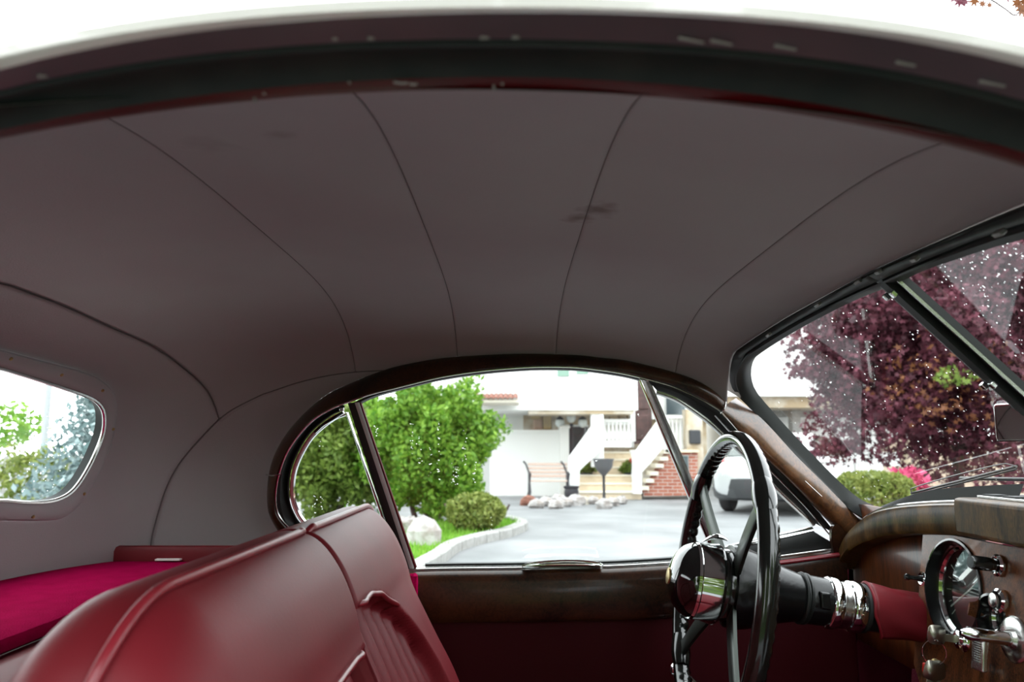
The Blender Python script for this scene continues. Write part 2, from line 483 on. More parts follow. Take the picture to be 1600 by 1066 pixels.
def section(x):
    a, b = NB(x), FB(x)
    pa = math.atan2(a[1] - YC, a[2] - HC[2]); pb = math.atan2(b[1] - YC, b[2] - HC[2])
    # cross-section at constant x
    out = []
    dx = x - HC[0]; fx = (dx / .79) ** 2.5 if dx > 0 else (-dx / .64) ** 3.8
    R = (1 - fx) ** (1 / 3.8)
    for t in np.linspace(0, 1, MC):
        an = pa + (pb - pa) * t
        sy, cz = math.sin(an), math.cos(an)
        k = R / ((abs(sy) / (.6 if sy > 0 else .612)) ** 3.8 + (max(cz, 0) / .445) ** 3.8) ** (1 / 3.8)
        out.append(np.array([x, YC + k * sy, HC[2] + k * cz]))
    out[0] = a; out[-1] = b
    return np.array(out)
se3 = cast(SE, 40); se3 = se3[se3[:, 1] > YC + .02]; se3 = se3[np.argsort(se3[:, 1])]
if se3[0, 1] > YC + .02: se3 = np.vstack([projH((se3[0, 0] - .01, YC, se3[0, 2] + .004)), se3])
seamE = spl(np.vstack([[mir(q) for q in se3[::-1]], se3[1:]]), MC)
ro3 = cast(RO, 80); ro3 = ro3[ro3[:, 1] > YC + .01]
ctr = ro3[0].copy(); ctr[1] = YC; ro3 = np.vstack([projH(ctr), ro3])
half = spl(ro3, MC // 2 + 1)
header = np.vstack([[mir(q) for q in half[::-1]], half[1:]])

ceiling = thing('ceiling', 'pale mauve-grey cloth headliner sewn in panels under the car roof', 'ceiling', (0, YC, .2), kind='structure')
rel = lambda q: tuple(np.asarray(q) - np.array([0, YC, .2]))
MT['head_st'] = stained('headliner_cloth_smudged', [(rel(onH(905, 341)), .020, .75), (rel(onH(938, 325)), .026, .7), (rel(onH(432, 205)), .018, .35), (rel(onH(330, 222)), .03, .2)])
def panel(A, B, n=18, far=None):
    rows = []
    for i, t in enumerate(np.linspace(0, 1, n)):
        t2 = .5 - .5 * math.cos(math.pi * t)
        r = lerp(A, B, t2)
        if far is not None:
            e = far(r[-1][0]); wgt = np.linspace(0, 1, MC) ** 8
            r = r + wgt[:, None] * (e - r[-1])
        lip = max(0, 1 - min(t2, 1 - t2) / .010)
        sag = 4 * t2 * (1 - t2)
        rows.append([projH(q, 1 + .002 * lip - .006 * sag * min(1, 8 * u * (1 - u))) for q, u in zip(r, np.linspace(0, 1, MC))])
        e1_ = rows[-1][-1] - rows[-1][-3]; rows[-1].append(rows[-1][-1] + e1_ / np.linalg.norm(e1_) * .012)
    return rows
xs = [-.285, -.098, .078, .29]
secs = [section(x) for x in xs]
cur = [seamE] + secs + [header]
for i in range(5):
    obj('headliner_panel', MB().grid(panel(cur[i], cur[i + 1], 24, FB if i < 5 else None)), 'head_st', ceiling, sharp=0)
# stitched seams: a thin cord sunk between the panels
for i, cv in enumerate(cur[:-1]):
    obj('seam_cord', MB().tube([projH(q, 1.0012 if i else .9985) for q in cv], .00048 if i else .0010, 6), 'seamdark', ceiling)
# smudge where the cloth has been rubbed
# ---- rear wall with the window opening
wc = np.array([YC, .005])
NL = 200
def loopof(h): return spl(list(h) + [mir(q) for q in h[::-1][1:-1]], NL, closed=True)
def sym(px, ztop=.004, zbot=0):
    f = cast(px, 80)
    t0 = f[0].copy(); b0 = f[-1].copy()
    top = [projH((t0[0], y, t0[2] + ztop * (1 - (y - YC) / (t0[1] - YC)))) for y in np.linspace(YC, t0[1], 8)[:-1]]
    bot = [projH((b0[0], y, b0[2] + zbot)) for y in np.linspace(b0[1], YC, 8)[1:]]
    h = top + list(f) + bot
    return loopof(h)
rg, rs = sym(RG), sym(RS)
i0 = int(np.argmin(np.linalg.norm(AR3 - seamE[-1], axis=1)))
side = AR3[i0:]; zb = -.215
side = np.array([q for q in side if q[2] > zb])
bot = [projH((-.74, y, zb)) for y in np.linspace(side[-1][1] - .02, YC, 20)]
hb_ = list(seamE[MC // 2:]) + list(side[1:]) + [projH((side[-1][0], side[-1][1], zb))] + bot
outer = loopof(hb_)
rows = [[projH(lerp(rs[k], outer[k], t), 1.0 if t <= 1 else 1.02) for k in range(NL)] for t in list(np.linspace(0, 1, 14)) + [1.05]]
wall_rear = obj('wall_rear', MB().grid(rows, closed=True), 'head', kind='structure', sharp=0, label='grey cloth rear wall of the cabin around the back window', cat='wall')
# rear window: padded surround, bright trim, pane
window_6 = thing('window_6', 'wide rounded rear window with padded grey surround and small screws', 'window', (-.7, YC, 0), kind='structure')
inw = lambda p, d: np.asarray(p) + d * (HC + [0, 0, .15] - p) / np.linalg.norm(HC + [0, 0, .15] - p)
sr = []
for t, d in ((0, .001), (.08, .007), (.3, .010), (.7, .010), (.95, .007), (1, .001)):
    sr.append([inw(projH(lerp(rs[k], rg[k], t)), d) for k in range(NL)])
obj('surround', MB().grid(sr, closed=True), 'head', window_6)
obj('bright_trim', MB().tube([inw(q, .006) for q in rg], .0035, 8, closed=True), 'chrome_dull', window_6)
rgo = [projH(lerp(np.array([rg[k][0], YC, .005]), rg[k], .98), 1.016) for k in range(NL)]
obj('rubber_seal', MB().grid([[inw(q, .002) for q in rg], rgo], closed=True), 'rubber', window_6)
ro_ = np.array(rgo)
obj('pane', MB().grid([[projH(lerp([q[0], YC + (q[1] - YC) * 0, q[2] * 1.0], q, t) , 1.016) for q in ro_] for t in (1, .7, .4, .15)], closed=True), 'glassq', window_6)
for q in ((10,556),(91,582),(156,607),(171,585+0),(173,668),(127,770),(46,806)):
    if q == (171,585): continue
    p = onH(*q); n_ = (HC - p) / np.linalg.norm(HC - p)
    obj('screw', MB().lathe([(.0026, 0.008), (.0026, .0105), (.0015, .0115)], p, n_, 10), 'brass', window_6)

# ---- quarter panels either side
def quarter():
    A = AR3[:i0 + 60]; wrev = WO3[:k0 + 1][::-1]
    A2, B2 = spl(AR3, 60), spl(wrev, 60)
    return MB().grid([[projH(lerp(A2[k], B2[k], t), 1 + .004 * max(0, 1 - t / .06)) for k in range(60)] for t in np.linspace(0, 1, 12)])
qp = quarter()
wall_left = obj('wall_left', qp, 'head', kind='structure', sharp=0, label='grey cloth quarter panel behind the far side window', cat='wall')
wall_right = obj('wall_right', mirrored(qp), 'head', kind='structure', sharp=0, label='grey cloth quarter panel behind the open near door', cat='wall')
seamq = MB().tube([projH(q, 1.001) for q in spl(AR3, 60)], .0016, 6)
obj('seam_cord', seamq, 'seamdark', wall_left)
obj('seam_cord', mirrored(seamq), 'seamdark', wall_right)

# ---- walnut arch around the far side glass
trim_1 = thing('trim_1', 'dark walnut arch capping over the far side windows', 'trim', (0, 1.36, .15), kind='structure')
NW = 110
wo2, wi2 = spl(WO, NW), spl(WI, NW)
WOp = np.array([onH(*q) for q in wo2]); WIp = np.array([onS(*q, .012) for q in wi2])
tocam = np.array([0, -1., -.25]); tocam /= np.linalg.norm(tocam)
rows = []
for t, d in ((0, 0), (.06, .006), (.25, .011), (.55, .013), (.85, .010), (1, .003), (1.0, -.012)):
    rows.append([lerp(WOp[k], WIp[k], t) + tocam * d for k in range(NW)])
obj('arch_capping', MB().grid(rows), 'wood', trim_1)
for q, q2 in (((418,740),(440,741)), ((1132,627),(1126,646))):
    a, b = onH(*q) + tocam * .008, onS(*q2, .02)
    obj('joint_line', MB().tube([lerp(a, b, t) + tocam * .008 * math.sin(math.pi * t) for t in np.linspace(0, 1, 6)], .0012, 6), 'chrome_dull', trim_1)
bead = MB().tube([q + tocam * .004 for q in WIp], .0016, 6)
obj('bead', bead, 'chrome_dull', trim_1)

# ---- windows of the far side
def ring_band(a, b, fa, fb, n, d=(0, .004, 0)):
    A, B = spl(a, n), spl(b, n)
    return MB().grid([[lerp(fa(*A[k]), fb(*B[k]), t) + tocam * e for k in range(n)] for t, e in zip(np.linspace(0, 1, len(d)), d)])
S = lambda o: (lambda x, y: onS(x, y, o))
# quarter light
QG = [(541,650),(522,658),(494,681),(477,706),(465,734),(461,762),(463,785),(472,805),(483,819),(505,848),(545,876),(590,890),(622,890)]
window_2 = thing('window_2', 'small rounded quarter light with chrome rim behind the seat', 'window', (-.33, 1.42, 0), kind='structure')
obj('pane', MB().poly([onS(*q, -.002) for q in spl(QG, 60)]), 'glassq', window_2)
qo1, qo2, qo3 = offs(spl(QG, 60), -3), offs(spl(QG, 60), -8), offs(spl(QG, 60), -9)
obj('chrome_rim', ring_band(QG, qo1, S(.0), S(.004), 60), 'chrome', window_2)
obj('maroon_lip', ring_band(qo1, qo2, S(.003), S(.010), 60), 'leather_pipe', window_2)
wir = [tuple(q) for q in WI[:12]][::-1]
obj('rubber_seal', ring_band(qo3, wir, S(.009), S(.013), 60, (0, .002, -.004, -.006, -.002, .004, .002)), 'rubber', window_2)
obj('chrome_bead', MB().tube([onS(*q, .013) for q in spl([(437,735),(434,757),(434,782),(439,805),(449,822),(462,836)], 24)], .0022, 6), 'chrome', window_2)
obj('chrome_bead', MB().tube([onS(*q, .014) for q in spl([(492,676),(505,664),(520,655),(537,644)], 20)], .003, 6), 'chrome', window_2)
# pillar between quarter light and drop glass
trim_3 = thing('trim_3', 'slanting chrome and black pillar between the quarter light and door glass', 'trim', (-.27, 1.42, -.05), kind='structure')
def strip(name, a0, a1, b0, b1, m, off, par, th=.006):
    A, B, Cc, D = onS(*a0, off), onS(*a1, off), onS(*b1, off), onS(*b0, off)
    rr = []
    for t, e in ((0, -th), (0, 0), (.3, .0012), (.7, .0012), (1, 0), (1, -th)):
        rr.append([lerp(A, B, t) + tocam * e, lerp(D, Cc, t) + tocam * e])
    return obj(name, MB().grid(rr), m, par)
strip('thin_chrome', (540,645), (543,645), (622,888), (626,888), 'chrome', .010, trim_3)
strip('black_channel', (543,629), (556,629), (626,888), (642,888), 'rubber', .006, trim_3)
strip('chrome_strip', (554,629), (561,629), (640,888), (647,888), 'satin', .012, trim_3)
strip('maroon_strip', (561,629), (564,629), (647,888), (651,888), 'redpaint', .009, trim_3)
obj('clip', MB().obox(onS(534,640,.016), (.004,0,0), (0,.003,0), (0,0,.003)), 'chrome', trim_3, bevel=.001)
# drop glass
SILL = [(622,890),(700,888),(800,887),(900,885),(960,884),(1060,878),(1190,868),(1312,852)]
DG = [(563,625),(610,606),(690,590),(760,581),(860,577),(940,581),(1000,590),(1131,874),(1060,880),(960,886),(800,889),(645,891)]
window_1 = thing('window_1', 'large wound-up door glass speckled with rain beside the driver', 'window', (.05, 1.42, 0), kind='structure')
obj('pane', MB().poly([onS(*q, -.004) for q in DG]), 'glassq', window_1)
obj('top_seal', ring_band([(545,633),(579,617),(623,606),(690,590),(758,580),(820,575),(859,574),(900,575),(937,579),(975,585),(1012,594)], [(563,632),(585,622),(623,611),(690,595),(758,585),(820,580),(859,579),(900,580),(937,584),(975,590),(1004,597)], S(.012), S(.002), 50), 'rubber', window_1)
# vent wing
VG = [(1024,617),(1040,622),(1059,630),(1087,649),(1110,667),(1150,705),(1180,734),(1220,776),(1264,817),(1269,823)]
VB = [(1269,823),(1230,832),(1191,840),(1150,850),(1128,856)]
window_3 = thing('window_3', 'triangular chrome-framed vent window ahead of the door glass', 'window', (.3, 1.42, 0), kind='structure')
obj('pane', MB().poly([onS(*q, -.002) for q in VG + VB[1:]]), 'glassq', window_3)
vgo = offs(spl(VG, 50), 7)
obj('chrome_frame', ring_band(VG, vgo, S(.0), S(.006), 50, (0, .003, .003, 0)), 'chrome_dull', window_3)
obj('bottom_rail', ring_band(VB, [(q[0] + 3, q[1] + 8) for q in VB], S(.002), S(.008), 20, (0, .003, .003, 0)), 'chrome', window_3)
obj('bottom_seal', ring_band([(q[0] + 3, q[1] + 8) for q in VB], [(1312,855),(1245,864),(1191,871),(1132,877)], S(.008), S(.02), 20, (0, .003, .0, 0)), 'rubber', window_3)
strip('division_bar', (998,592), (1017,597), (1116,874), (1134,872), 'chrome_dull', .012, window_3, .012)
obj('bar_bead', MB().tube([onS(1001,594,.015), onS(1118,873,.015)], .0022, 8), 'chrome', window_3)
PLE = [(1127,646),(1169,691),(1218,737),(1266,786),(1307,834)]
topv = [(1012,594),(1050,605),(1087,621),(1110,634),(1127,646)]
obj('rubber_seal', ring_band(vgo, topv + PLE[1:], S(.006), S(.020), 60, (0, .003, .002, .004, .003, 0)), 'rubber', window_3)
obj('seal_bead', MB().tube([onS(*q, .022) for q in offs(spl(PLE, 24), 12)*1.0 - [[0,0]]*24] if False else [onS(x - 10, y + 3, .018) for x, y in spl(PLE, 24)], .0016, 6), 'chrome_dull', window_3)

# ---- windscreen planes
Tc, Bc = P(1165, 580, 1.33), P(1350, 795, 1.40)
r_ = ray(1405, 435); Ct = r_ * (YC / r_[1])
nF = np.cross(Bc - Tc, Ct - Tc); nF /= np.linalg.norm(nF)
if nF[0] > 0: nF = -nF          # points back into the cabin
def onW(px, py, off=0.): return onplane(px, py, Tc, nF, off)
nN = np.array([nF[0], -nF[1], nF[2]]); TcN = mir(Tc)
def onN(px, py, off=0.): return onplane(px, py, TcN, nN, off)
print('windscreen normal', nF, 'Ct', Ct, 'bottom centre', onW(1600, 621), onW(1600, 756))
WG = [(1408,441),(1390,447),(1345,465),(1300,487),(1255,511),(1210,538),(1180,559),(1170,574),(1168,592),(1171,606),(1180,623),(1219,668),(1270,722),(1315,767),(1342,788),(1360,796),(1375,792),(1405,780),(1450,767),(1510,761),(1600,756)]
window_4 = thing('window_4', 'far half of the split windscreen covered in raindrops', 'window', (.55, 1.1, .05), kind='structure')
window_5 = thing('window_5', 'near half of the split windscreen at the right edge', 'window', (.55, .6, .05), kind='structure')
# extend the far pane down to the centre line beyond the frame
dv = np.array([Ct, onW(1600, 621)]); dd = (dv[1] - dv[0]) / np.linalg.norm(dv[1] - dv[0])
cb = dv[0] + dd * ((-.085 - dv[0][2]) / dd[2]); cb[1] = YC
far3 = [onW(*q) for q in spl(WG, 70)]
last = far3[-1]
pf = far3 + [lerp(last, cb, .6), cb]
pane_f = MB().poly([np.asarray(q) + nF * -.003 for q in pf])
obj('pane', pane_f, 'glass', window_4)
obj('pane', mirrored(pane_f), 'glass', window_5)
# rubber and header capping round the glass
nr = 60
glist = [q for q in WG[:16]]
olist = [(1360,424),(1300,457),(1225,499),(1162,540),(1146,556),(1140,592),(1150,615),(1180,645),(1230,697),(1280,748),(1330,798),(1352,812)]
A = spl(olist, nr); B = spl(glist, nr)
Ain = np.array([onH(*q) if q[1] < 612 else onW(*q, .012) for q in A])
# blend the two supports where header becomes pillar
for k in range(nr):
    t = np.clip((A[k][1] - 560) / 60, 0, 1); Ain[k] = lerp(onH(*A[k]), onW(*A[k], .015), t)
Bin = np.array([onW(*q) for q in B])
rows = []
for t, e in ((0, 0), (.05, .002), (.45, .004), (.52, .010), (.6, .011), (.9, .007), (1, 0), (1, -.01)):
    rows.append([lerp(Ain[k], Bin[k], t) + nF * e for k in range(nr)])
# carry the header on to the centre line
rb = MB().grid(rows)
obj('rubber_surround', rb, 'rubber', window_4)
obj('rubber_surround', mirrored(rb), 'rubber', window_5)
hc_ = MB().grid([[lerp(Ain[k], Bin[k], .06) + nF * .006 for k in range(26)], [lerp(Ain[k], Bin[k], .42) + nF * .0075 for k in range(26)]])
obj('header_strip', hc_, 'headstrip', window_4, solid=.002)
obj('header_strip', mirrored(hc_), 'headstrip', window_5, solid=.002)
for i, q in enumerate([(1201,523),(1278,476),(1341,440),(1381,427)]):
    p = onW(*q, .02); t_ = onW(q[0] + 8, q[1] - 5, .02) - p; t_ /= np.linalg.norm(t_)
    cl = MB().obox(p, t_ * .006, np.cross(nF, t_) * .0022, nF * .003)
    obj('clip', cl, 'clipmetal', window_4, bevel=.001)
    obj('clip', mirrored(cl), 'clipmetal', window_5, bevel=.001)
# bottom rubber on to the scuttle
bl = [(1352,806),(1378,797),(1420,785),(1470,779),(1540,774),(1600,771)]
br = MB().grid([[onW(x, y) + nF * .0 for x, y in spl([(1360,796),(1375,792),(1405,780),(1450,767),(1510,761),(1600,756)], 30)], [onW(x, y - 4) + nF * .012 for x, y in spl(bl, 30)], [onW(x, y + 4) + nF * .02 for x, y in spl(bl, 30)]])
obj('bottom_rubber', br, 'rubber', window_4); obj('bottom_rubber', mirrored(br), 'rubber', window_5)
# centre bar
trim_4 = thing('trim_4', 'black centre bar between the two windscreen halves', 'trim', (.6, YC, .05), kind='structure')
nb = np.array([nF[0], 0, nF[2]]); nb /= np.linalg.norm(nb)
top_c = Ct + np.array([-.02, 0, .012]); bar0 = top_c; bar1 = Ct + dd * 0 + (np.array([cb[0], YC, cb[2]]) - Ct) * 1.02
def barstrip(name, y0, y1, h0, h1, m, t0=0., t1=1.):
    rr = [[lerp(bar0, bar1, t) + np.array([0, y, 0]) + nb * h for t in (t0, t1)] for y, h in ((y0, h0 - .008), (y0, h0), (lerp(y0, y1, .5), max(h0, h1)), (y1, h1), (y1, h1 - .008))]
    return obj(name, MB().grid(rr), m, trim_4)
barstrip('bar_base', -.019, .019, .004, .004, 'rubber')
barstrip('centre_bead', -.006, .007, .013, .013, 'rubber')
barstrip('bright_edge', -.0185, -.0155, .008, .006, 'chrome_dull')
barstrip('bar_cover', .006, .015, .011, .010, 'column')
for t in (.07, .42):
    p = lerp(bar0, bar1, t) + nb * .015; ta = (bar1 - bar0) / np.linalg.norm(bar1 - bar0)
    for yy in (-.004, .012):
        obj('clip', MB().obox(p + [0, yy, 0], ta * .004, (0, .003, 0), nb * .003), 'chrome', trim_4, bevel=.001)

# ---- walnut A-pillar capping
trim_2 = thing('trim_2', 'polished brown walnut pillar capping between vent window and windscreen', 'trim', (.52, 1.38, 0), kind='structure')
PR = [(1150,622),(1193,657),(1242,710),(1291,759),(1339,808),(1350,819)]
PL2 = [(1127,642),(1169,691),(1218,737),(1266,786),(1305,828),(1316,842)]
NP = 40
A = np.array([onS(*q, .020) for q in spl(PL2, NP)]); B = np.array([onW(*q, .016) for q in spl(PR, NP)])
rows = []
for t in np.linspace(0, 1, 13):
    bul = .016 * math.sin(math.pi * t) ** .8
    rows.append([lerp(A[k], B[k], t) + (np.array([-.55, -.8, -.15])) * bul for k in range(NP)])
pl = MB().grid(rows)
obj('pillar_capping', pl, 'wood_pillar', trim_2)
ft_ = [(1296,826),(1320,812),(1356,812),(1352,850),(1330,885),(1306,885)]
obj('pillar_foot', MB().grid([[onS(*q, .024) for q in spl(ft_, 24, closed=True)], [onS(*lerp(q, (1324,848), .12), .036) for q in spl(ft_, 24, closed=True)], [onS(*lerp(q, (1324,848), .95), .040) for q in spl(ft_, 24, closed=True)]], closed=True), 'wood', trim_2)
obj('grain_crack', MB().tube([onS(1258,752,.052), onS(1284,776,.052)], .0007, 5), 'chrome_dull', trim_2)

# ---- far door
door_1 = thing('door_1', 'driver door with walnut waist rail and maroon leather card', 'door', (.1, 1.46, -.9), kind='structure')
sl = spl(SILL, 50)
top = np.array([onS(*q, .010) for q in sl])
rail = []
for dz, dy in ((0, .0), (.001, -.008), (-.001, -.016), (-.008, -.024), (-.02, -.027), (-.05, -.028), (-.080, -.027), (-.088, -.022), (-.088, 0)):
    rail.append([q + np.array([0, dy, dz - .004]) for q in top])
obj('waist_rail', MB().grid(rail), 'wood', door_1)
sc_ = MB().grid([[q + np.array([0, dy, dz]) for q in top] for dz, dy in ((-.004, .010), (.002, .008), (.0030, 0), (.001, -.007), (-.004, -.009))])
obj('sill_chrome', sc_, 'chrome_dull', door_1)
sr_ = MB().grid([[onS(x, y - h, o) for x, y in sl[3:40]] for h, o in ((3, .006), (7, .004), (9, -.004))])
obj('sill_rubber', sr_, 'rubber', door_1)
obj('red_moulding', MB().tube([q + np.array([0, -.026, -.012]) for q in top[33:]], .004, 8), 'leather_pipe', door_1)
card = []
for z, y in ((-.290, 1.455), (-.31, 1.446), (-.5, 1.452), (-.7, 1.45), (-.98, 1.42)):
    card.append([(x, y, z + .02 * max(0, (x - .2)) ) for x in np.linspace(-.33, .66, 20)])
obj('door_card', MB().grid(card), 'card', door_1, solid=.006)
# crank with round chrome knob
kp = P(1060, 1048, 1.40)
obj('window_crank', MB().tube([kp + [.05, .04, -.045], kp + [.05, .025, -.045], kp + [0, .02, 0], kp + [0, .01, 0]], [.012, .008, .006, .006], 12), 'chrome_dull', door_1)
obj('crank_knob', MB().lathe([(.004, .014), (.010, .010), (.014, .004), (.010, -.002), (.013, -.006), (.014, -.012), (.009, -.018), (.002, -.020)], kp, (0, 1, 0), 20), 'chrome', door_1)
# draught trim at the rear of the door opening
tp = P(646, 900, 1.41)
ft = MB()
rnd = random.Random(4)
ft.grid([[tp + [.007 * math.cos(a) * (1 + .25 * rnd.random()), .008 * math.sin(a), h] for a in np.linspace(0, 6.283, 9)[:-1]] for h in (.0, -.004, -.05, -.10, -.2)], closed=True)
ft.blob(tp, (.007, .008, .004), 2, .3, 10, 6)
obj('furflex_trim', ft, 'carpet', door_1)
# crescent chrome fitting lying on the sill
mc = onS(878, 886, .030)
cr = []
for a in np.linspace(0, math.pi, 25):
    cr.append((mc[0] + .0725 * math.cos(a) - .012 * math.sin(a) * -1, mc[2] + .0115 * math.sin(a) ** .8))
sf = obj('sill_fitting', MB().grid([[(x, mc[1] + dy, mc[2] + (z - mc[2]) * k) for x, z in cr] for dy, k in ((.000, .86), (.004, .9), (.014, .7), (.018, .0))]), 'chrome', door_1)
obj('fitting_face', MB().grid([[(x, mc[1] - .004 * math.sin(math.pi * k), mc[2] + (z - mc[2]) * k * .88) for x, z in cr] for k in np.linspace(0.02, 1, 6)]), 'mirror', sf)
obj('fitting_rim', MB().tube([(x, mc[1] - .001, z) for x, z in cr], .0017, 6), 'chrome', sf)

# ---- near door opening: header with seal and painted flanges
trim_5 = thing('trim_5', 'near door opening header with red flange, black seal and cream gutter', 'trim', (0, .33, .17), kind='structure')
def header_curve(py_list, Y):
    """visible run from the measured heights, carried on beyond the frame along the door opening"""
    X = [0,150,400,640,900,1200,1400,1600]
    pts = [P(x, y, Y) for x, y in zip(X, py_list)]
    xs_ = np.array([p[0] for p in pts]); zs_ = np.array([p[2] for p in pts])
    cf = np.polyfit(xs_, zs_, 4)
    c = [(x, np.polyval(cf, x)) for x in np.linspace(xs_[0], xs_[-1], 40)]
    dl = c[0][1] - nearz(c[0][0]); dr = c[-1][1] - nearz(c[-1][0])
    lft = [(x, nearz(x) + dl) for x in np.linspace(-.42, c[0][0], 10)[:-1]]
    rgt = [(x, nearz(x) + dr) for x in np.linspace(c[-1][0], .37, 10)[1:]]
    lo = [(-.52, -.21), (-.515, -.1), (-.485, .0), (-.46, .04)]
    hi = [(.45, .01 + dr), (.55, -.08), (.64, -.16)]
    return spl(lo + lft + c + rgt + hi, 120)
ptop = [89,57,26,15,11,26,51,86]; phl = [109,74,39,24,19,37,61,104]; prt = [142,112,76,66,65,86,114,162]; prd = [201,172,136,122,120,147,186,237]; pin = [215,186,155,140,142,169,207,260]
lay = {}
for nme, pl_, Y in (('top', ptop, .291), ('hl', phl, .296), ('rt', prt, .316), ('rd', prd, .344), ('in', pin, .362)):
    q = header_curve(pl_, Y); lay[nme] = np.array([(x, Y, z) for x, z in q])
def lay_band(a, b, ds, m, name):
    return obj(name, MB().grid([[lerp(lay[a][k], lay[b][k], t) + np.array([0, 0, d]) for k in range(120)] for t, d in ds]), m, trim_5)
lay_band('rd', 'in', ((0, .004), (0, 0), (.5, -.0015), (.95, -.001), (1, .0), (1.12, .001), (1.2, .02)), 'redpaint', 'red_flange')
lay_band('rt', 'rd', ((0, .012), (.03, .003), (.12, 0), (.45, .0035), (.8, .001), (.93, -.002), (1, .001), (1, .006)), 'seal', 'door_seal')
lay_band('hl', 'rt', ((0, .0), (.5, 0.0), (.88, -.0007), (1, .003), (1, .014)), 'flange', 'painted_flange')
gut = MB().grid([[lay['hl'][k] + np.array([0, 0, .0]) for k in range(120)], [lerp(lay['hl'][k], lay['top'][k], .5) + np.array([0, 0, -.0006]) for k in range(120)], [lay['top'][k] for k in range(120)], [lay['top'][k] + np.array([0, -.001, .004]) for k in range(120)], [lay['top'][k] + np.array([0, .006, .010]) for k in range(120)], [lay['top'][k] + np.array([0, .03, .022]) for k in range(120)]])
obj('gutter', gut, 'cream', trim_5)
rnd = random.Random(11)
for x, y, l in ((398,143,8),(412,136,10),(545,119,10),(615,119,22),(640,121,12),(771,124,10),(784,121,6)):
    a = P(x, y, .340); b = P(x + (2 if l < 11 else l), y + (8 if l == 10 and x > 700 or l == 8 else 1), .340)
    obj('thread_fray', MB().tube([a + [0, 0, -.003], lerp(a, b, .5) + [.0003, 0, -.0034], b + [0, 0, -.003]], .0006, 5), 'chip', trim_5)
for x, y, l in ((60,115,14),(520,57,8),(575,56,10),(750,55,14),(800,54,12),(1060,55,40),(1110,59,34),(1210,67,34),(1400,93,30),(1530,123,40)):
    a = P(x, y, .308); b = P(x + l, y + (0 if x < 900 else l * .2), .308)
    obj('paint_scuff', MB().tube([a + [0, 0, -.0012], b + [0, 0, -.0012]], [.0008, .0005], 6), 'chip', trim_5)

# ---- roof skin and the rest of the body shell
car = thing('car_body', 'cream coupe body shell seen as a thin roof edge at the top', 'car body', (0, YC, -.95), kind='structure')
tk = 25
rows = []
outp = lambda q: q + (q - HC) / np.linalg.norm(q - HC) * .030
low_ = np.array([projH(q + np.array([-.10, 0, -.06])) for q in seamE])
ext = [low_] + cur
for i in range(6):
    for t in np.linspace(0, 1, 9)[(1 if i else 0):]:
        rows.append([outp(projH(q)) for q in lerp(ext[i], ext[i + 1], t)])
rows[-1] = [q + [.01, 0, -.006] for q in rows[-1]]
obj('roof_skin', MB().grid(rows), 'cream', car)
# bonnet, wings, rear deck, sides: the body below the glass
bn = []
for x, z, hw in ((.80, -.13, .60), (1.0, -.13, .58), (1.5, -.17, .52), (2.0, -.25, .42), (2.25, -.36, .30)):
    bn.append([(x, YC + hw * t, z - .10 * abs(t) ** 3) for t in np.linspace(-1, 1, 17)])
obj('bonnet', MB().grid(bn), 'cream', car, solid=.01)
for sgn, nm in ((1, 0), (-1, 1)):
    wg = []
    for x, z in ((.72, -.20), (1.1, -.22), (1.6, -.25), (2.1, -.36), (2.4, -.6)):
        wg.append([(x, YC + sgn * (.58 + .22 * math.sin(a) - (.1 if x > 2 else 0)), z - .55 * (1 - math.cos(a))) for a in np.linspace(0, 1.5, 9)])
    obj('wing', MB().grid(wg), 'cream', car, solid=.01)
    rq = []
    for x, z in ((-.36, -.235), (-.6, -.225), (-1.0, -.26), (-1.5, -.40), (-1.8, -.62)):
        rq.append([(x, YC + sgn * (.60 + .18 * math.sin(a)), z - .60 * (1 - math.cos(a))) for a in np.linspace(0, 1.5, 9)])
    obj('rear_wing', MB().grid(rq), 'cream', car, solid=.01)
dk = []
for x, z in ((-.78, -.215), (-1.2, -.30), (-1.6, -.5), (-1.85, -.8)):
    dk.append([(x, YC + .62 * t, z - .04 * t * t) for t in np.linspace(-1, 1, 13)])
obj('rear_deck', MB().grid(dk), 'cream', car, solid=.01)
ds = []
for z, y in ((-.222, 1.478), (-.3, 1.51), (-.5, 1.54), (-.75, 1.54), (-.98, 1.50)):
    ds.append([(x, y, z + (.03 * max(0, x - .2) if z > -.4 else 0)) for x in np.linspace(-.4, .74, 12)])
obj('door_skin', MB().grid(ds), 'cream', car, solid=.008)
# floor, tunnel, footwell
fl = MB().box((-.80, .28, -1.0), (.95, 1.50, -.975))
fl.grid([[(x, YC + .13 * math.cos(a), -.975 + .17 * math.sin(a)) for a in np.linspace(0, math.pi, 9)] for x in (-.4, .9)])
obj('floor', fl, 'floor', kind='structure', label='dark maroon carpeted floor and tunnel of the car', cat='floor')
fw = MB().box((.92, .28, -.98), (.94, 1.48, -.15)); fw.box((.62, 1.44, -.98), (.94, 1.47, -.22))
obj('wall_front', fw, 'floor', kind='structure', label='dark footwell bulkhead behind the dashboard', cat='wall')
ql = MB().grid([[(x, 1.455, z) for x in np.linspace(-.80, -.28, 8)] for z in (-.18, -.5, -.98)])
obj('quarter_card', ql, 'card', wall_left, solid=.006); obj('quarter_card', mirrored(ql), 'card', wall_right, solid=.006)

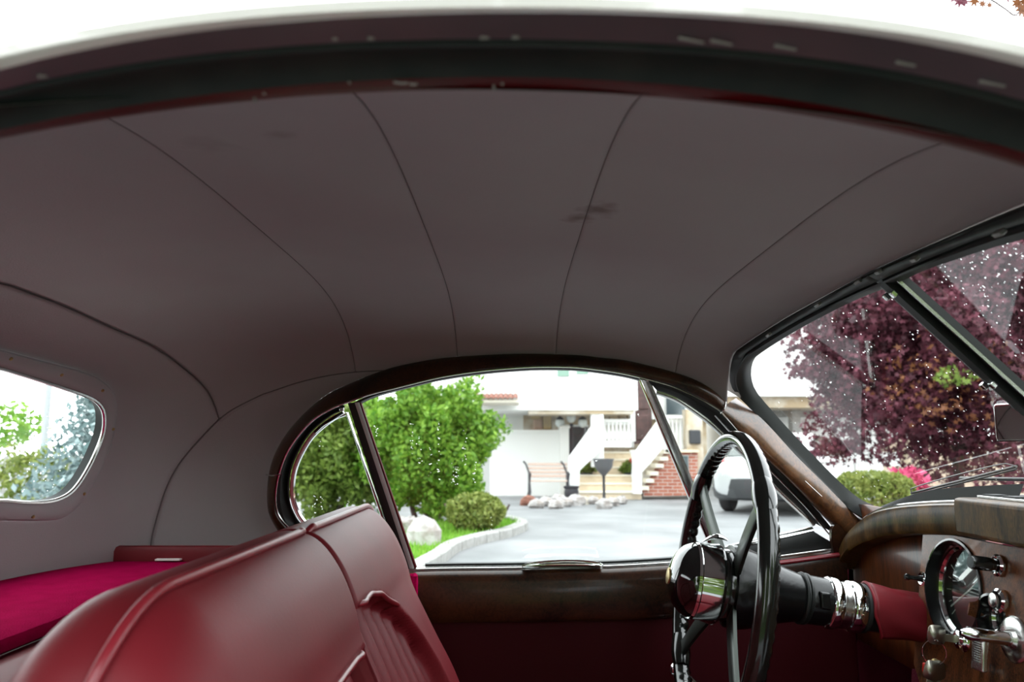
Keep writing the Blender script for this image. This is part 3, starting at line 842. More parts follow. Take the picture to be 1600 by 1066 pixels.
# ---- the near door, swung open beside the camera (out of frame)
door_2 = thing('door_2', 'near passenger door swung wide open beside the camera', 'door', (.64, .27, -.95), kind='structure')
hd = np.array([-.22, -.975, 0.]); hn = np.array([.975, -.22, 0.])
H0 = np.array([.64, .26, 0.])
def dpt(u, z, o=0.): return H0 + hd * u + hn * o + np.array([0, 0, z])
for nm_, o_, m_ in (('door_skin', .05, 'cream'), ('door_card', -.03, 'card')):
    obj(nm_, MB().grid([[dpt(u, z, o_ + (.03 * math.sin((z + .98) * 4) if o_ > 0 else 0)) for u in np.linspace(.02, 1.0, 8)] for z in (-.98, -.7, -.45, -.22)]), m_, door_2, solid=.008)
obj('waist_rail', MB().grid([[dpt(u, z, o) for u in np.linspace(.02, 1.0, 6)] for z, o in ((-.30, -.035), (-.30, -.05), (-.22, -.05), (-.215, .05))]), 'wood', door_2)
fr_ = spl([(.04, -.22), (.26, .03), (.45, .13), (.70, .16), (.92, .09), (1.0, -.05), (1.02, -.22)], 40)
obj('window_frame', MB().tube([dpt(u, z) for u, z in fr_], .011, 8), 'chrome_dull', door_2)
obj('pane', MB().poly([dpt(u, z) for u, z in fr_]), 'glassq', door_2)
# ================================================================== SEATS
PROF = [(-.02,-.52),(-.055,-.43),(-.089,-.343),(-.118,-.285),(-.140,-.240),(-.152,-.215),(-.160,-.195),(-.166,-.172),(-.174,-.150),(-.186,-.126),(-.203,-.104),(-.222,-.092),(-.250,-.089),(-.275,-.100),(-.295,-.135),(-.312,-.20),(-.335,-.32),(-.375,-.55)]
NPR = 200
def seat(name, label, far):
    inner, outer_ = (.862, 1.312) if far else (.856, .408)
    W = abs(outer_ - inner); sg = 1 if far else -1
    pr = spl(PROF, NPR)
    ts = np.concatenate([np.linspace(0, .04, 8)[:-1], np.linspace(.04, .9, 170)[:-1], np.linspace(.9, 1, 14)])
    crest = int(np.argmax(pr[:, 1]))
    def mid(k):              # spine of the backrest at the height of profile point k
        z = pr[k][1]; fr = pr[:crest + 1][::-1]; re = pr[crest:]
        xf = np.interp(-z, -fr[:, 1], fr[:, 0]); xr = np.interp(-z, -re[:, 1], re[:, 0])
        return np.array([(xf + xr) / 2 - .004, z - .0])
    mids = [mid(k) for k in range(NPR)]
    sm = lambda a, b, x: np.clip((x - a) / (b - a), 0, 1) ** 2 * (3 - 2 * np.clip((x - a) / (b - a), 0, 1))
    rows = []; mask = []
    def arch(y):
        if far: return -.170 - .175 * (1 - math.sqrt(max(0, 1 - min(max(0, (y - .03) / (pn1 - .03)), 1) ** 2)))
        return -.208 - .10 * (1 - math.sqrt(max(0, 1 - min(max(0, (y - .12) / (pn1 - .12)), 1) ** 2)))
    pn0, pn1 = .008, W - .130
    for t in ts:
        y = t * W
        e_in, e_out = .006, .055
        f = 1.
        if y < e_in: f = min(f, math.sqrt(max(0, 1 - (1 - y / e_in) ** 2)))
        if W - y < e_out: f = min(f, math.sqrt(max(0, 1 - (1 - (W - y) / e_out) ** 2)))
        f = (.62 + .38 * f) if y < W / 2 else (.22 + .78 * f)
        do = W - y
        drop = .10 * (1 - math.sqrt(max(0, 1 - (1 - do / .115) ** 2))) if do < .115 else 0
        row = []; mrow = []
        for k in range(NPR):
            x, z = pr[k]; m = mids[k]
            front = k < crest
            cut = 0.
            if front:
                # recessed, fluted panel under the head roll
                zt = arch(y); sl_ = (arch(y + .003) - arch(y - .003)) / .006
                dist = min((zt - z) / math.sqrt(1 + sl_ * sl_), pn1 + .004 - y)
                a = sm(0, .014, dist) * sm(0, .006, y - pn0 + .006)
                fl = abs(math.sin(math.pi * (y - pn0) / .040)) ** .55
                cut = a * (.036 - .013 * fl)
                mrow.append(a > .45)
            else: mrow.append(False)
            xx = m[0] + (x - m[0]) * f; zz = z
            # head roll swells a little over the panel
            if k > 60 * 0 and z > -.13: zz = z - (1 - f) * .030 * sm(-.2, -.09, z)
            xx -= cut
            if drop: zz -= drop * sm(-.42, -.10, z)
            row.append((xx, inner + sg * y, zz))
        rows.append(row); mask.append(mrow)
    th = thing(name, label, 'seat', (-.2, (inner + outer_) / 2, -.85))
    n, mm = len(rows), NPR
    shell, pan = MB(), MB()
    V = [p for r in rows for p in r]
    fs, fp = [], []
    for i in range(n - 1):
        for j in range(mm - 1):
            q = (i * mm + j, i * mm + j + 1, (i + 1) * mm + j + 1, (i + 1) * mm + j)
            (fp if mask[i][j] and mask[i + 1][j + 1] else fs).append(q)
    fs.append(tuple(range(mm))); fs.append(tuple((n - 1) * mm + j for j in range(mm)))
    def compact(f):
        used = sorted({a for q in f for a in q}); ix = {a: i for i, a in enumerate(used)}
        m = MB(); m.v = [V[a] for a in used]; m.f = [tuple(ix[a] for a in q) for q in f]; return m
    obj('backrest', compact(fs), 'leather', th, sharp=60)
    obj('fluted_panel', compact(fp), 'leather', th, sharp=80)
    kp_ = int(np.argmin(np.abs(pr[:, 0] + .226)))
    Ra = np.array(rows)
    du = np.gradient(Ra[:, kp_], axis=0); dv_ = Ra[:, kp_ + 2] - Ra[:, kp_ - 2]
    nn_ = np.cross(du, dv_); nn_ /= np.linalg.norm(nn_, axis=1)[:, None] + 1e-9
    nn_[nn_[:, 2] < 0] *= -1
    path = [Ra[i, kp_] + nn_[i] * .0030 for i in range(0, n - 2)]
    obj('top_piping', MB().tube(spl(path[::6] + [path[-1]], 120), .0040, 10), 'leather_pipe', th)
    # piping along the lower edge of the head roll and down the panel side
    edge = []
    for y in np.linspace(.001, pn1, 60):
        i = int(np.argmin(np.abs(ts * W - y)))
        zt = arch(y)
        k = int(np.argmin(np.abs(pr[:crest, 1] - zt - .002)))
        edge.append(np.array(rows[i][k]) + [.0, 0, -.003])
    edge = spl(edge[::5] + [edge[-1]], 60)
    if far: edge = edge[:34]
    obj('panel_piping', MB().tube(edge, .0034, 10), 'leather_pipe', th)
    cu = MB()
    for i, z in enumerate((-.78, -.74, -.62, -.585, -.565, -.56)):
        ins = (.02, 0, 0, .006, .02, .05)[i]
        c = []
        for a in np.linspace(0, 2 * math.pi, 40, endpoint=False):
            ca, sa = math.cos(a), math.sin(a)
            c.append((.08 + (.24 - ins) * math.copysign(abs(ca) ** .35, ca), (inner + outer_) / 2 + (W / 2 - ins) * math.copysign(abs(sa) ** .35, sa), z - .05 * (.08 - .24 * ca > .1)))
        cu.grid([c], closed=True) if False else None
        if i == 0: rr = [c]
        else: rr.append(c)
    cu.grid(rr, closed=True); cu.f.append(tuple(range(len(cu.v) - 40, len(cu.v))))
    obj('cushion', cu, 'leather', th)
    for yr in (inner + sg * .06, outer_ - sg * .06):
        obj('seat_runner', MB().box((-.14, yr - .012, -.975), (.3, yr + .012, -.78)), 'plastic', th, smooth=False)
    return th
seat('passenger_seat', 'maroon leather seat back nearest the camera with piped head roll', False)
seat('driver_seat', 'maroon leather driver seat back with fluted panel beside the far door', True)

# ---- parcel shelf, rail and bench behind the seats
shelf = thing('parcel_shelf', 'crimson carpeted parcel shelf below the rear window', 'shelf', (-.64, YC, -.2))
sh = MB()
shrow = []
for x, z in ((-.80, -.190), (-.70, -.190), (-.60, -.190), (-.535, -.191), (-.521, -.195), (-.517, -.206)):
    shrow.append([(x, y, z) for y in np.linspace(.285, 1.435, 30)])
sh.grid(shrow)
obj('carpet', sh, 'carpet', shelf, solid=.004)
obj('edge_binding', MB().tube([(-.517, y, -.206) for y in np.linspace(.285, 1.435, 30)], .0016, 6), 'floor', shelf)
for sg, nm in ((1, 'side_rail'), (-1, 'side_rail')):
    yy = YC + sg * .462
    r = []
    for dz, dy in ((-.19, .0), (-.172, .0), (-.165, .004), (-.163, .012), (-.167, .03), (-.19, .03)):
        r.append([(x, yy + sg * dy * .6, dz) for x in np.linspace(-.672, -.38, 12)])
    obj('side_rail', MB().grid(r), 'leather', shelf)
bench = []
for x, z in ((-.520, -.2145), (-.490, -.213), (-.462, -.217), (-.455, -.24), (-.42, -.40), (-.37, -.62)):
    bench.append([(x, y, z) for y in np.linspace(.285, 1.435, 20)])
obj('rear_bench', MB().grid(bench), 'leather', None, solid=.01, label='pale pinkish worn leather bench back below the parcel shelf', cat='seat')
c = P(264, 877, 1.32); c[2] = -.1845
obj('paper_slip', MB().obox(c, (.021, .0, 0), (0, .007, 0), (0, 0, .0015)), 'paper', label='small white paper slip lying on the crimson shelf', cat='paper', bevel=.0007)

# ================================================================== STEERING WHEEL AND COLUMN
tl = math.radians(9.3)
ax = np.array([-math.cos(tl), 0, math.sin(tl)])       # towards the driver
up = np.array([math.sin(tl), 0, math.cos(tl)])
fa = np.array([0, 1., 0])
WC = np.array([.300, 1.16, -.197]); RW_ = .214
sw = thing('steering_wheel', 'black four-spoke steering wheel with chrome-ringed horn boss', 'steering wheel', WC)
rim = []
NRM = 360
spk = [math.radians(a) for a in (50, 130, 230, 310)]
for i in range(NRM):
    a = 2 * math.pi * i / NRM
    d = math.sin(a) * fa + math.cos(a) * up
    near_sp = min(abs((a - s + math.pi) % (2 * math.pi) - math.pi) for s in spk)
    grip = 1 if near_sp > .16 else 0
    row = []
    for j in range(16):
        p = 2 * math.pi * j / 16
        r1, r2 = .0112, .0135
        cr_, ca_ = math.cos(p), math.sin(p)
        k = 1.
        if grip: k += .16 * max(0, -cr_ * .6 - ca_ * .8) * (abs(math.sin(a * 42)) - .5) * 2 * .8
        row.append(WC + d * (RW_ + r1 * cr_ * k) + ax * (r2 * ca_ * k))
    rim.append(row)
obj('rim', MB().grid(rim, closed=True, close_rows=True), 'wheelblack', sw, sharp=0)
for s in spk:
    d = math.sin(s) * fa + math.cos(s) * up; tn = math.cos(s) * fa - math.sin(s) * up
    rows = []
    for t in np.linspace(0, 1, 12):
        rr = .030 + t * (RW_ - .034); wd = .0160 - .0050 * t + .006 * max(0, (t - .86) / .14) ** 2; h = -.016 * (1 - t) ** 1.5
        c0 = WC + d * rr + ax * h
        rows.append([c0 + tn * wd * u + ax * v for u, v in ((-1, -.003), (-1, .002), (-.8, .0035), (.8, .0035), (1, .002), (1, -.003))])
    obj('spoke', MB().grid(rows, closed=True), 'wheelspoke', sw)
    rows = []
    for t in np.linspace(-1, 1, 15):
        an = s + t * .13; dd_ = math.sin(an) * fa + math.cos(an) * up
        k = .0125 + .0035 * (1 - t * t)
        rows.append([WC + dd_ * (RW_ - .002 + k * math.cos(p) * 1.0) + ax * k * .98 * math.sin(p) for p in np.linspace(0, 2 * math.pi, 14, endpoint=False)])
    obj('spoke_socket', MB().grid(rows, closed=True), 'wheelblack', sw)
hubo = obj('hub', MB().lathe([(.030, -.055), (.044, -.05), (.050, -.03), (.052, -.010), (.050, .004), (.046, .008)], WC, ax, 40), 'wheelblack', sw)
obj('chrome_collar', MB().lathe([(.0555, .003), (.0575, .006), (.0565, .012), (.0550, .022), (.0535, .034), (.0555, .036), (.0545, .040)], WC, ax, 48, caps=False), 'chrome', sw)
obj('collar_back', MB().lathe([(.045, .002), (.056, .002), (.0575, .005)], WC, ax, 48, caps=False), 'wheelblack', sw)
obj('horn_push', MB().lathe([(.0535, .036), (.052, .044), (.047, .053), (.038, .062), (.026, .068), (.013, .0715), (.001, .0725)], WC, ax, 48), 'hornblack', sw)
obj('emblem', MB().lathe([(.012, .0715), (.0115, .0735), (.006, .0745), (.001, .075)], WC, ax, 24), 'brass', sw)
lv = WC + up * .058 + ax * .014
ind = MB()
rws = []
for t in np.linspace(0, 1, 10):
    k = math.sin(math.pi * (.15 + .8 * t)) ; 
    rws.append([lv + ax * (-.020 + .036 * t) + up * (.002 + .010 * k + (-.006 * t)) + fa * .010 * k * math.cos(p) + up * .004 * k * math.sin(p) for p in np.linspace(0, 6.283, 10, endpoint=False)])
ind.grid(rws, closed=True)
obj('indicator_lever', ind, 'chrome', sw)

col = thing('steering_column', 'black crackle steering column with chrome clamp rings and maroon gaiter', 'steering column', WC - ax * .15)
f = -ax
obj('shroud', MB().lathe([(.045, .012), (.058, .014), (.0595, .026), (.057, .040), (.051, .060), (.044, .080), (.0385, .098), (.035, .112), (.0335, .118)], WC, f, 40), 'column', col)
obj('groove', MB().lathe([(.033, .118), (.0365, .119), (.0372, .121), (.0345, .123), (.0345, .1245), (.0365, .126), (.036, .129), (.034, .130)], WC, f, 36, caps=False), 'rubber', col)
obj('sleeve', MB().lathe([(.034, .130), (.0345, .133), (.034, .150), (.033, .162)], WC, f, 36), 'column', col)
obj('sleeve_lug', MB().obox(WC + f * .145 - np.array([0, .033, -.006]), f * .008, (0, .005, 0), (0, 0, .012)), 'column', col, bevel=.003)
obj('clamp_ring', MB().lathe([(.033, .157), (.0355, .158), (.037, .160), (.037, .170), (.0355, .173), (.032, .174)], WC, f, 40, caps=False), 'chrome', col)
obj('neck_ring', MB().lathe([(.033, .173), (.0335, .176), (.0325, .179), (.0335, .182), (.0325, .185), (.033, .188)], WC, f, 40, caps=False), 'chrome_dull', col)
obj('end_ring', MB().lathe([(.032, .187), (.0355, .189), (.0365, .192), (.0362, .202), (.035, .206), (.031, .208)], WC, f, 40, caps=False), 'chrome', col)
obj('rubber_cuff', MB().lathe([(.030, .206), (.035, .208), (.035, .213), (.030, .217), (.027, .40)], WC, f, 36), 'rubber', col)
# loose leather gaiter: opened at the bottom
g0 = []
for i, t in enumerate(np.linspace(0, 1, 14)):
    c0 = WC + f * (.214 + .085 * t)
    row = []
    for p in np.linspace(-.30 * math.pi, 1.30 * math.pi, 30):
        rr = .0360 - .004 * t + .0012 * math.sin(5 * p + 6 * t)
        low = max(0, -math.sin(p))
        row.append(c0 + fa * rr * -math.cos(p) * (1 + .25 * low) + up * (rr * math.sin(p) - .003 * low * (1 - .35 * t)) + f * (.020 * low))
    g0.append(row)
obj('gaiter', MB().grid(g0), 'leather', col, solid=.003)
obj('gaiter_hem', MB().tube(g0[0], .0022, 8), 'leather_pipe', col)

# ================================================================== DASHBOARD
dash = thing('dashboard', 'polished walnut dashboard with instruments ahead of the steering wheel', 'dashboard', (.62, YC, -.3))
# top rail (roll) following the scuttle
RT = [(1.435,-.190,.590),(1.41,-.166,.588),(1.37,-.140,.587),(1.30,-.110,.587),(1.22,-.092,.588),(1.10,-.078,.590),(.98,-.070,.590),(.86,-.068,.590)]
rth = spl([(x, y, z) for y, z, x in RT], 40)
rt = np.vstack([rth, [mir(q) for q in rth[::-1][1:]]])
rows = []
for dx, dz in ((.10, .004), (.05, .004), (.015, .002), (.006, .0005), (.0015, -.002), (0, -.006), (0, -.036), (.003, -.041), (.012, -.043), (.05, -.043)):
    rows.append([q + np.array([dx, 0, dz * (1 - .35 * np.clip((abs(q[1] - YC) - .44) / .13, 0, 1))]) for q in rt])
obj('top_rail', MB().grid(rows), 'wood_rail', dash)
rows = [[q + np.array([dx, 0, dz]) for q in rt] for dx, dz in ((.05, .010), (.11, .012), (.17, .004), (.22, -.03))]
obj('scuttle_top', MB().grid(rows), 'rubber', dash)
obj('chrome_edge', MB().tube([q + np.array([.010, 0, .003]) for q in rth[8:]], .0018, 6), 'chrome', dash)
# main fascia
for sg in (1, -1):
    fas = MB().grid([[(.626, YC + sg * a, z + (.0 if z > -.2 else 0)) for a in np.linspace(.25, .60, 12)] for z in (-.100, -.20, -.30, -.34)])
    obj('fascia', fas, 'wood_red', dash, solid=.012)
# centre block on the rail
obj('rail_block', MB().box((.576, YC - .165, -.1125), (.66, YC + .165, -.064)), 'wood_rail', dash, bevel=.006)
vt = MB().box((.600, YC - .15, -.064), (.640, YC + .15, -.0605))
obj('demister_trim', vt, 'chrome_dull', dash, bevel=.001)
for yy in (.05, .09, .13):
    obj('demister_slot', MB().obox((.612, YC + yy, -.0595), (.009, 0, 0), (0, .012, 0), (0, 0, .001)), 'rubber', dash)
# centre instrument panel, tilted, with real holes
tp_ = math.radians(7)
pn = np.array([-math.cos(tp_), 0, math.sin(tp_)]); pdn = np.array([-math.sin(tp_), 0, -math.cos(tp_)])
p0 = np.array([.600, YC, -.118])
def pp(Y, d, h=0.): return p0 + np.array([0, Y - YC, 0]) + pdn * d + pn * h
def onD(px, py, h=0.):
    q = onplane(px, py, p0, pn, h); return q
def yd(px, py):
    q = onD(px, py); return q[1], np.dot(q - p0, pdn)
sp = yd(1489, 921); rsp = .0635
sm_ = yd(1549, 966); rsm = .026
ta = (2 * YC - sp[0], sp[1])
print('speedo', sp, 'small', sm_, 'panel edge', yd(1442, 838), yd(1416, 990))
Yl = yd(1442, 838)[0]
hw = Yl - YC
out2 = [(YC + hw, .0), (YC + hw + .004, .10), (YC + hw + .008, .19), (YC + hw * .90, .235), (YC + hw * .68, .262), (YC + hw * .3, .275)]
out2 = out2 + [(2 * YC - y, d) for y, d in out2[::-1]]
holes = [(sp, rsp), (ta, rsp), (sm_, rsm), ((2 * YC - sm_[0], sm_[1]), rsm)]
bm = bmesh.new()
def loop(pts):
    vs = [bm.verts.new(p) for p in pts]
    for i in range(len(vs)): bm.edges.new((vs[i], vs[(i + 1) % len(vs)]))
loop([tuple(pp(y, d)) for y, d in out2])
for (cy, cd), r in holes:
    loop([tuple(pp(cy + r * math.cos(a), cd + r * math.sin(a))) for a in np.linspace(0, 2 * math.pi, 48, endpoint=False)])
bmesh.ops.triangle_fill(bm, use_beauty=True, use_dissolve=False, edges=bm.edges[:], normal=Vector(pn))
bm.verts.index_update()
mb = MB(); mb.v = [tuple(v.co) for v in bm.verts]; mb.f = [tuple(v.index for v in fc.verts) for fc in bm.faces]; bm.free()
po = obj('instrument_panel', mb, 'wood_panel', dash, smooth=False)
md = po.modifiers.new('thickness', 'SOLIDIFY'); md.thickness = .014; md.offset = -1
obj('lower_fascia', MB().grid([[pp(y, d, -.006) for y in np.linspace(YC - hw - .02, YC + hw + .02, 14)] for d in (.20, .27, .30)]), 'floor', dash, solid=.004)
def gauge(c, r, name, ticks):
    g = obj(name, MB().lathe([(r + .0035, .0005), (r + .003, .003), (r, .0035), (r - .001, -.004), (r - .003, -.016), (r - .009, -.018)], pp(*c), pn, 48, caps=False), 'bezel', dash)
    obj('chrome_bezel', MB().lathe([(r - .0025, -.0135), (r - .006, -.0125), (r - .009, -.0165)], pp(*c), pn, 48, caps=False), 'chrome', g)
    obj('dial_face', MB().lathe([(r - .004, -.022), (r - .004, -.0225)], pp(*c), pn, 48), 'dial', g)
    obj('dial_glass', MB().lathe([(r - .0075, -.0155), (r - .008, -.016)], pp(*c), pn, 48), 'gaugeglass', g)
    tk_ = MB()
    for i in range(ticks):
        a = math.radians(225 - 270 * i / (ticks - 1)); l = .010 if i % 2 == 0 else .006
        e = np.array([0, math.cos(a), 0]) * -1 - pdn * math.sin(a)
        tk_.obox(pp(*c, -.0215) + e * (r - .016), e * l / 2, np.cross(e, pn) * .0006, pn * .0003)
    obj('dial_marks', tk_, 'dialmark', g)
    a = math.radians(215); e = np.array([0, -math.cos(a), 0]) - pdn * math.sin(a)
    obj('needle', MB().obox(pp(*c, -.0205) + e * (r * .3), e * r * .45, np.cross(e, pn) * .0011, pn * .0004), 'dialmark', g)
    return g
gauge(sp, rsp, 'speedometer', 15)
gauge(ta, rsp, 'rev_counter', 13)
gauge(sm_, rsm, 'fuel_gauge', 7)
gauge((2 * YC - sm_[0], sm_[1]), rsm, 'oil_gauge', 7)
# small controls
def control(name, q, prof, m, parent=dash, bez=None):
    o = obj(name, MB().lathe(prof, pp(*q), pn, 24), m, parent)
    if bez: obj('chrome_bezel', MB().lathe(bez, pp(*q), pn, 28, caps=False), 'chrome', o)
    return o
BZ = [(.0075, 0), (.0105, .0015), (.0105, .003), (.008, .0045), (.005, .0035)]
control('push_switch', yd(1443, 905), [(.0045, 0), (.0045, .006), (.003, .010), (.003, .020), (.0045, .021), (.005, .025), (.003, .027)], 'bezel', dash, BZ)
control('push_switch', yd(1440, 971), [(.0045, 0), (.0045, .008), (.0055, .009), (.0055, .022), (.003, .024)], 'column', dash, BZ)
control('choke_knob', yd(1562, 884), [(.0075, 0), (.0075, .012), (.0085, .013), (.0085, .034), (.0075, .036)], 'bezel', dash, [(.010, 0), (.0135, .0015), (.0135, .004), (.0105, .006), (.0085, .005)])
control('starter_button', yd(1566, 940), [(.012, 0), (.012, .004), (.0085, .005), (.0085, .012), (.006, .013)], 'chrome_dull', dash, [(.0115, .0), (.0145, .002), (.0145, .006), (.0115, .008)])
control('ignition_lock', yd(1511, 1001), [(.010, 0), (.0145, .002), (.0150, .005), (.0125, .008), (.0115, .012), (.0085, .014), (.006, .015)], 'chrome', dash)
lk = yd(1588, 1000)
lv = control('lamp_switch', lk, [(.026, 0), (.0265, .003), (.024, .005), (.012, .006), (.010, .010)], 'chrome_dull', dash)
q0 = pp(*lk, .008)
q1 = q0 + pn * .052 + np.array([0, .002, 0])
obj('switch_stem', MB().tube([q0, lerp(q0, q1, .3), lerp(q0, q1, .9), q1 + pn * .004], [.0085, .0075, .0078, .003], 16), 'chrome', lv)
lev = MB().obox(q1 - pn * .022 + pdn * .022 + np.array([0, .004, 0]), pdn * .019, np.array([0, .0085, 0]) + pn * .002, pn * .0035)
obj('knurled_lever', lev, 'chrome_dull', lv, bevel=.002)
kn = MB()
for i in range(9):
    for j in range(5):
        kn.obox(q1 - pn * .018 + pdn * (.010 + .0026 * i) + np.array([0, .004 + (j - 2) * .003, 0]), pdn * .0008, (0, .001, 0), pn * .0008)
obj('knurling', kn, 'chrome_dull', lv, smooth=False)
# keys
kq = pp(*yd(1500, 990), .016)
key = thing('ignition_key', 'flat steel key turned in the dashboard ignition lock', 'key', kq)
kc = pp(*yd(1511, 1001), .015)
obj('blade', MB().obox(kc + pn * .006, pn * .008, (0, .0009, 0), pdn * .0045), 'steel', key)
bowp = []
for a in np.linspace(0, 2 * math.pi, 28, endpoint=False):
    bowp.append((.0115 * math.copysign(abs(math.cos(a)) ** .6, math.cos(a)), .012 * math.copysign(abs(math.sin(a)) ** .6, math.sin(a))))
kb = kc + pn * .024
obj('bow', MB().poly([kb + pn * a + pdn * (b - .002) + np.array([0, .0005, 0]) for a, b in bowp]), 'steel', key, solid=.002)
ring = thing('key_ring', 'wire key ring hanging from the ignition key with spare keys', 'key ring', kb + pdn * .022)
obj('ring', MB().tube([kb + pdn * .020 + pn * .002 + (pdn * math.cos(a) + pn * math.sin(a) * .9 + np.array([0, .25 * math.sin(a), 0])) * .015 for a in np.linspace(0, 2 * math.pi, 40, endpoint=False)], .0008, 6, closed=True), 'chrome', ring)
for i, (dy, tilt, m) in enumerate(((-.004, .2, 'steel'), (.002, -.12, 'steel'), (.007, .35, 'brass'))):
    d2 = pdn * math.cos(tilt) + pn * math.sin(tilt); e2 = pn * math.cos(tilt) - pdn * math.sin(tilt)
    k0_ = kb + pdn * .034 + np.array([0, dy, 0]) + pn * (.004 - .006 * i)
    ko = obj('spare_key', MB().poly([k0_ + e2 * a * .95 + d2 * (b + .008) for a, b in bowp]), m, ring, solid=.0018)
    obj('key_blade', MB().obox(k0_ + d2 * .038, e2 * .004, (0, .0008, 0), d2 * .02), m, ko)
obj('red_tag', MB().obox(kb + pdn * .040 + pn * .012, pn * .004, (0, .002, 0), pdn * .006), 'redtag', ring, bevel=.0015)

# ---- rear-view mirror
mm = P(1557, 661, .90)
rv = thing('rear_view_mirror', 'rectangular interior mirror with bright frame at the windscreen centre', 'mirror', mm)
mx_ = np.array([.30, -1., -.0]); mx_ /= np.linalg.norm(mx_)       # along the mirror towards the near side
mz = np.array([.0, 0, 1.]); mz -= np.dot(mz, mx_) * mx_; mz /= np.linalg.norm(mz)
mn = np.cross(mx_, mz); mn = mn if mn[0] < 0 else -mn
mcn = mm + mx_ * .075
def rrect(a, b, r, n=6):
    o = []
    for sx, sy, a0 in ((1, 1, 0), (-1, 1, 90), (-1, -1, 180), (1, -1, 270)):
        for t in np.linspace(0, 90, n):
            an = math.radians(a0 + t); o.append((sx * (a - r) + r * math.cos(an), sy * (b - r) + r * math.sin(an)))
    return o
rc = rrect(.075, .0205, .003)
obj('mirror_glass', MB().poly([mcn + mx_ * a + mz * b + mn * .001 for a, b in rc]), 'mirror', rv)
obj('frame', MB().tube([mcn + mx_ * a + mz * b for a, b in rc], .0016, 6, closed=True), 'chrome', rv)
obj('back', MB().grid([[mcn + mx_ * a * k + mz * b * k - mn * d for a, b in rc] for k, d in ((1, 0), (1, .004), (.9, .009), (.4, .012), (.02, .0125))], closed=True), 'chrome_dull', rv)
obj('stalk', MB().tube([mcn - mn * .010, mcn - mn * .03 + [0, 0, -.02], mcn - mn * .04 + [.02, 0, -.085]], [.005, .004, .006], 12), 'chrome_dull', rv)

# ---- wiper parked on the far pane
wa, wb = onW(1424, 771, -.012), onW(1588, 729, -.012)
wp = thing('windscreen_wiper', 'slim wiper arm and blade parked across the foot of the windscreen', 'wiper', wa)
obj('blade', MB().tube([lerp(wa, wb, t) for t in np.linspace(0, 1, 12)], .0018, 8), 'darkmetal', wp)
side_ = np.cross(nF, (wb - wa) / np.linalg.norm(wb - wa))
side_ = side_ if side_[2] > 0 else -side_
obj('frame_loop', MB().tube([lerp(wa, wb, t) + side_ * .0105 * math.sin(math.pi * t) ** .15 for t in np.linspace(0.0, 1, 24)], .0009, 6), 'darkmetal', wp)
obj('rubber_edge', MB().tube([lerp(wa, wb, t) + nF * .003 - side_ * .002 for t in (0, 1)], .0014, 6), 'rubber', wp)
obj('arm', MB().tube([lerp(wa, wb, .5) - nF * .006, lerp(wa, wb, .9) - nF * .012 - side_ * .03, wb - nF * .01 - side_ * .07 + [.04, -.02, 0]], .0025, 8), 'darkmetal', wp)

# ---- rain on the glass
def drops(fn, nrm, region, n, seed, parent, smin, smax, stretch=(1, 1)):
    rnd = random.Random(seed); m = MB()
    nrm = np.asarray(nrm); t1 = np.cross(nrm, [0, 1, 0]); t1 /= np.linalg.norm(t1); t2 = np.cross(nrm, t1)
    k = 0
    for px, py in region(rnd, n):
        p = fn(px, py); r = smin + (smax - smin) * rnd.random() ** 2.2
        el = 1 + .5 * rnd.random()
        rows = []
        for i in range(4):
            th = math.pi / 2 * (1 - i / 3) if i < 3 else 0.04
            rows.append([p - nrm * (.001 + r * .6 * math.cos(th)) + (t1 * math.cos(a) * el + t2 * math.sin(a)) * r * math.sin(th) for a in np.linspace(0, 2 * math.pi, 8, endpoint=False)])
        o = len(m.v); m.grid(rows, closed=True); m.f.append(tuple(o + 24 + q for q in range(8))); m.f.append(tuple(o + q for q in range(8)))
        k += 1
    return obj('raindrops', m, 'water', parent, kind='stuff')
def inpoly(p, poly):
    x, y = p; c = False
    for i in range(len(poly)):
        (x1, y1), (x2, y2) = poly[i], poly[i - 1]
        if (y1 > y) != (y2 > y) and x < (x2 - x1) * (y - y1) / (y2 - y1) + x1: c = not c
    return c
wpoly = [(1412,450),(1300,495),(1215,545),(1182,575),(1180,610),(1260,705),(1350,785),(1420,770),(1590,752),(1590,620)]
def reg_w(rnd, n):
    k = 0
    while k < n:
        q = (rnd.uniform(1170, 1600), rnd.uniform(440, 790))
        if inpoly(q, wpoly): k += 1; yield q
drops(lambda x, y: onW(x, y, -.006), nF, reg_w, 300, 5, window_4, .0004, .0011)
def reg_n(rnd, n):
    k = 0
    while k < n:
        q = (rnd.uniform(1440, 1600), rnd.uniform(330, 580))
        if inpoly(q, [(1450,428),(1598,342),(1598,570)]): k += 1; yield q
drops(lambda x, y: onN(x, y, -.006), nN, reg_n, 110, 6, window_5, .0004, .0010)
def reg_d(rnd, n):
    for x, y0, y1, c in ((644,660,710,14),(657,690,730,6),(672,700,745,8),(685,660,755,22),(707,720,755,10),(714,730,760,12),(726,672,730,16),(741,720,760,14),(588,660,700,10),(592,700,760,8),(655,680,700,5),(767,800,830,8),(930,700,740,4),(996,632,652,5)):
        for _ in range(c): yield (x + rnd.gauss(0, 1.6), rnd.uniform(y0, y1))
drops(lambda x, y: onS(x, y, -.008), (0, -.958, -.287), reg_d, 0, 7, window_1, .0005, .0012)
def reg_q(rnd, n):
    for x, y0, y1, c in ((490,770,815,14),(503,775,800,8),(545,780,815,8),(470,700,720,4),(500,690,700,3)):
        for _ in range(c): yield (x + rnd.gauss(0, 2), rnd.uniform(y0, y1))
drops(lambda x, y: onS(x, y, -.006), (0, -.958, -.287), reg_q, 0, 8, window_2, .0005, .0010)
def reg_r(rnd, n):
    k = 0
    while k < n:
        q = (rnd.uniform(50, 150), rnd.uniform(630, 775))
        if inpoly(q, [(70,630),(150,640),(140,700),(95,775),(50,775)]): k += 1; yield q
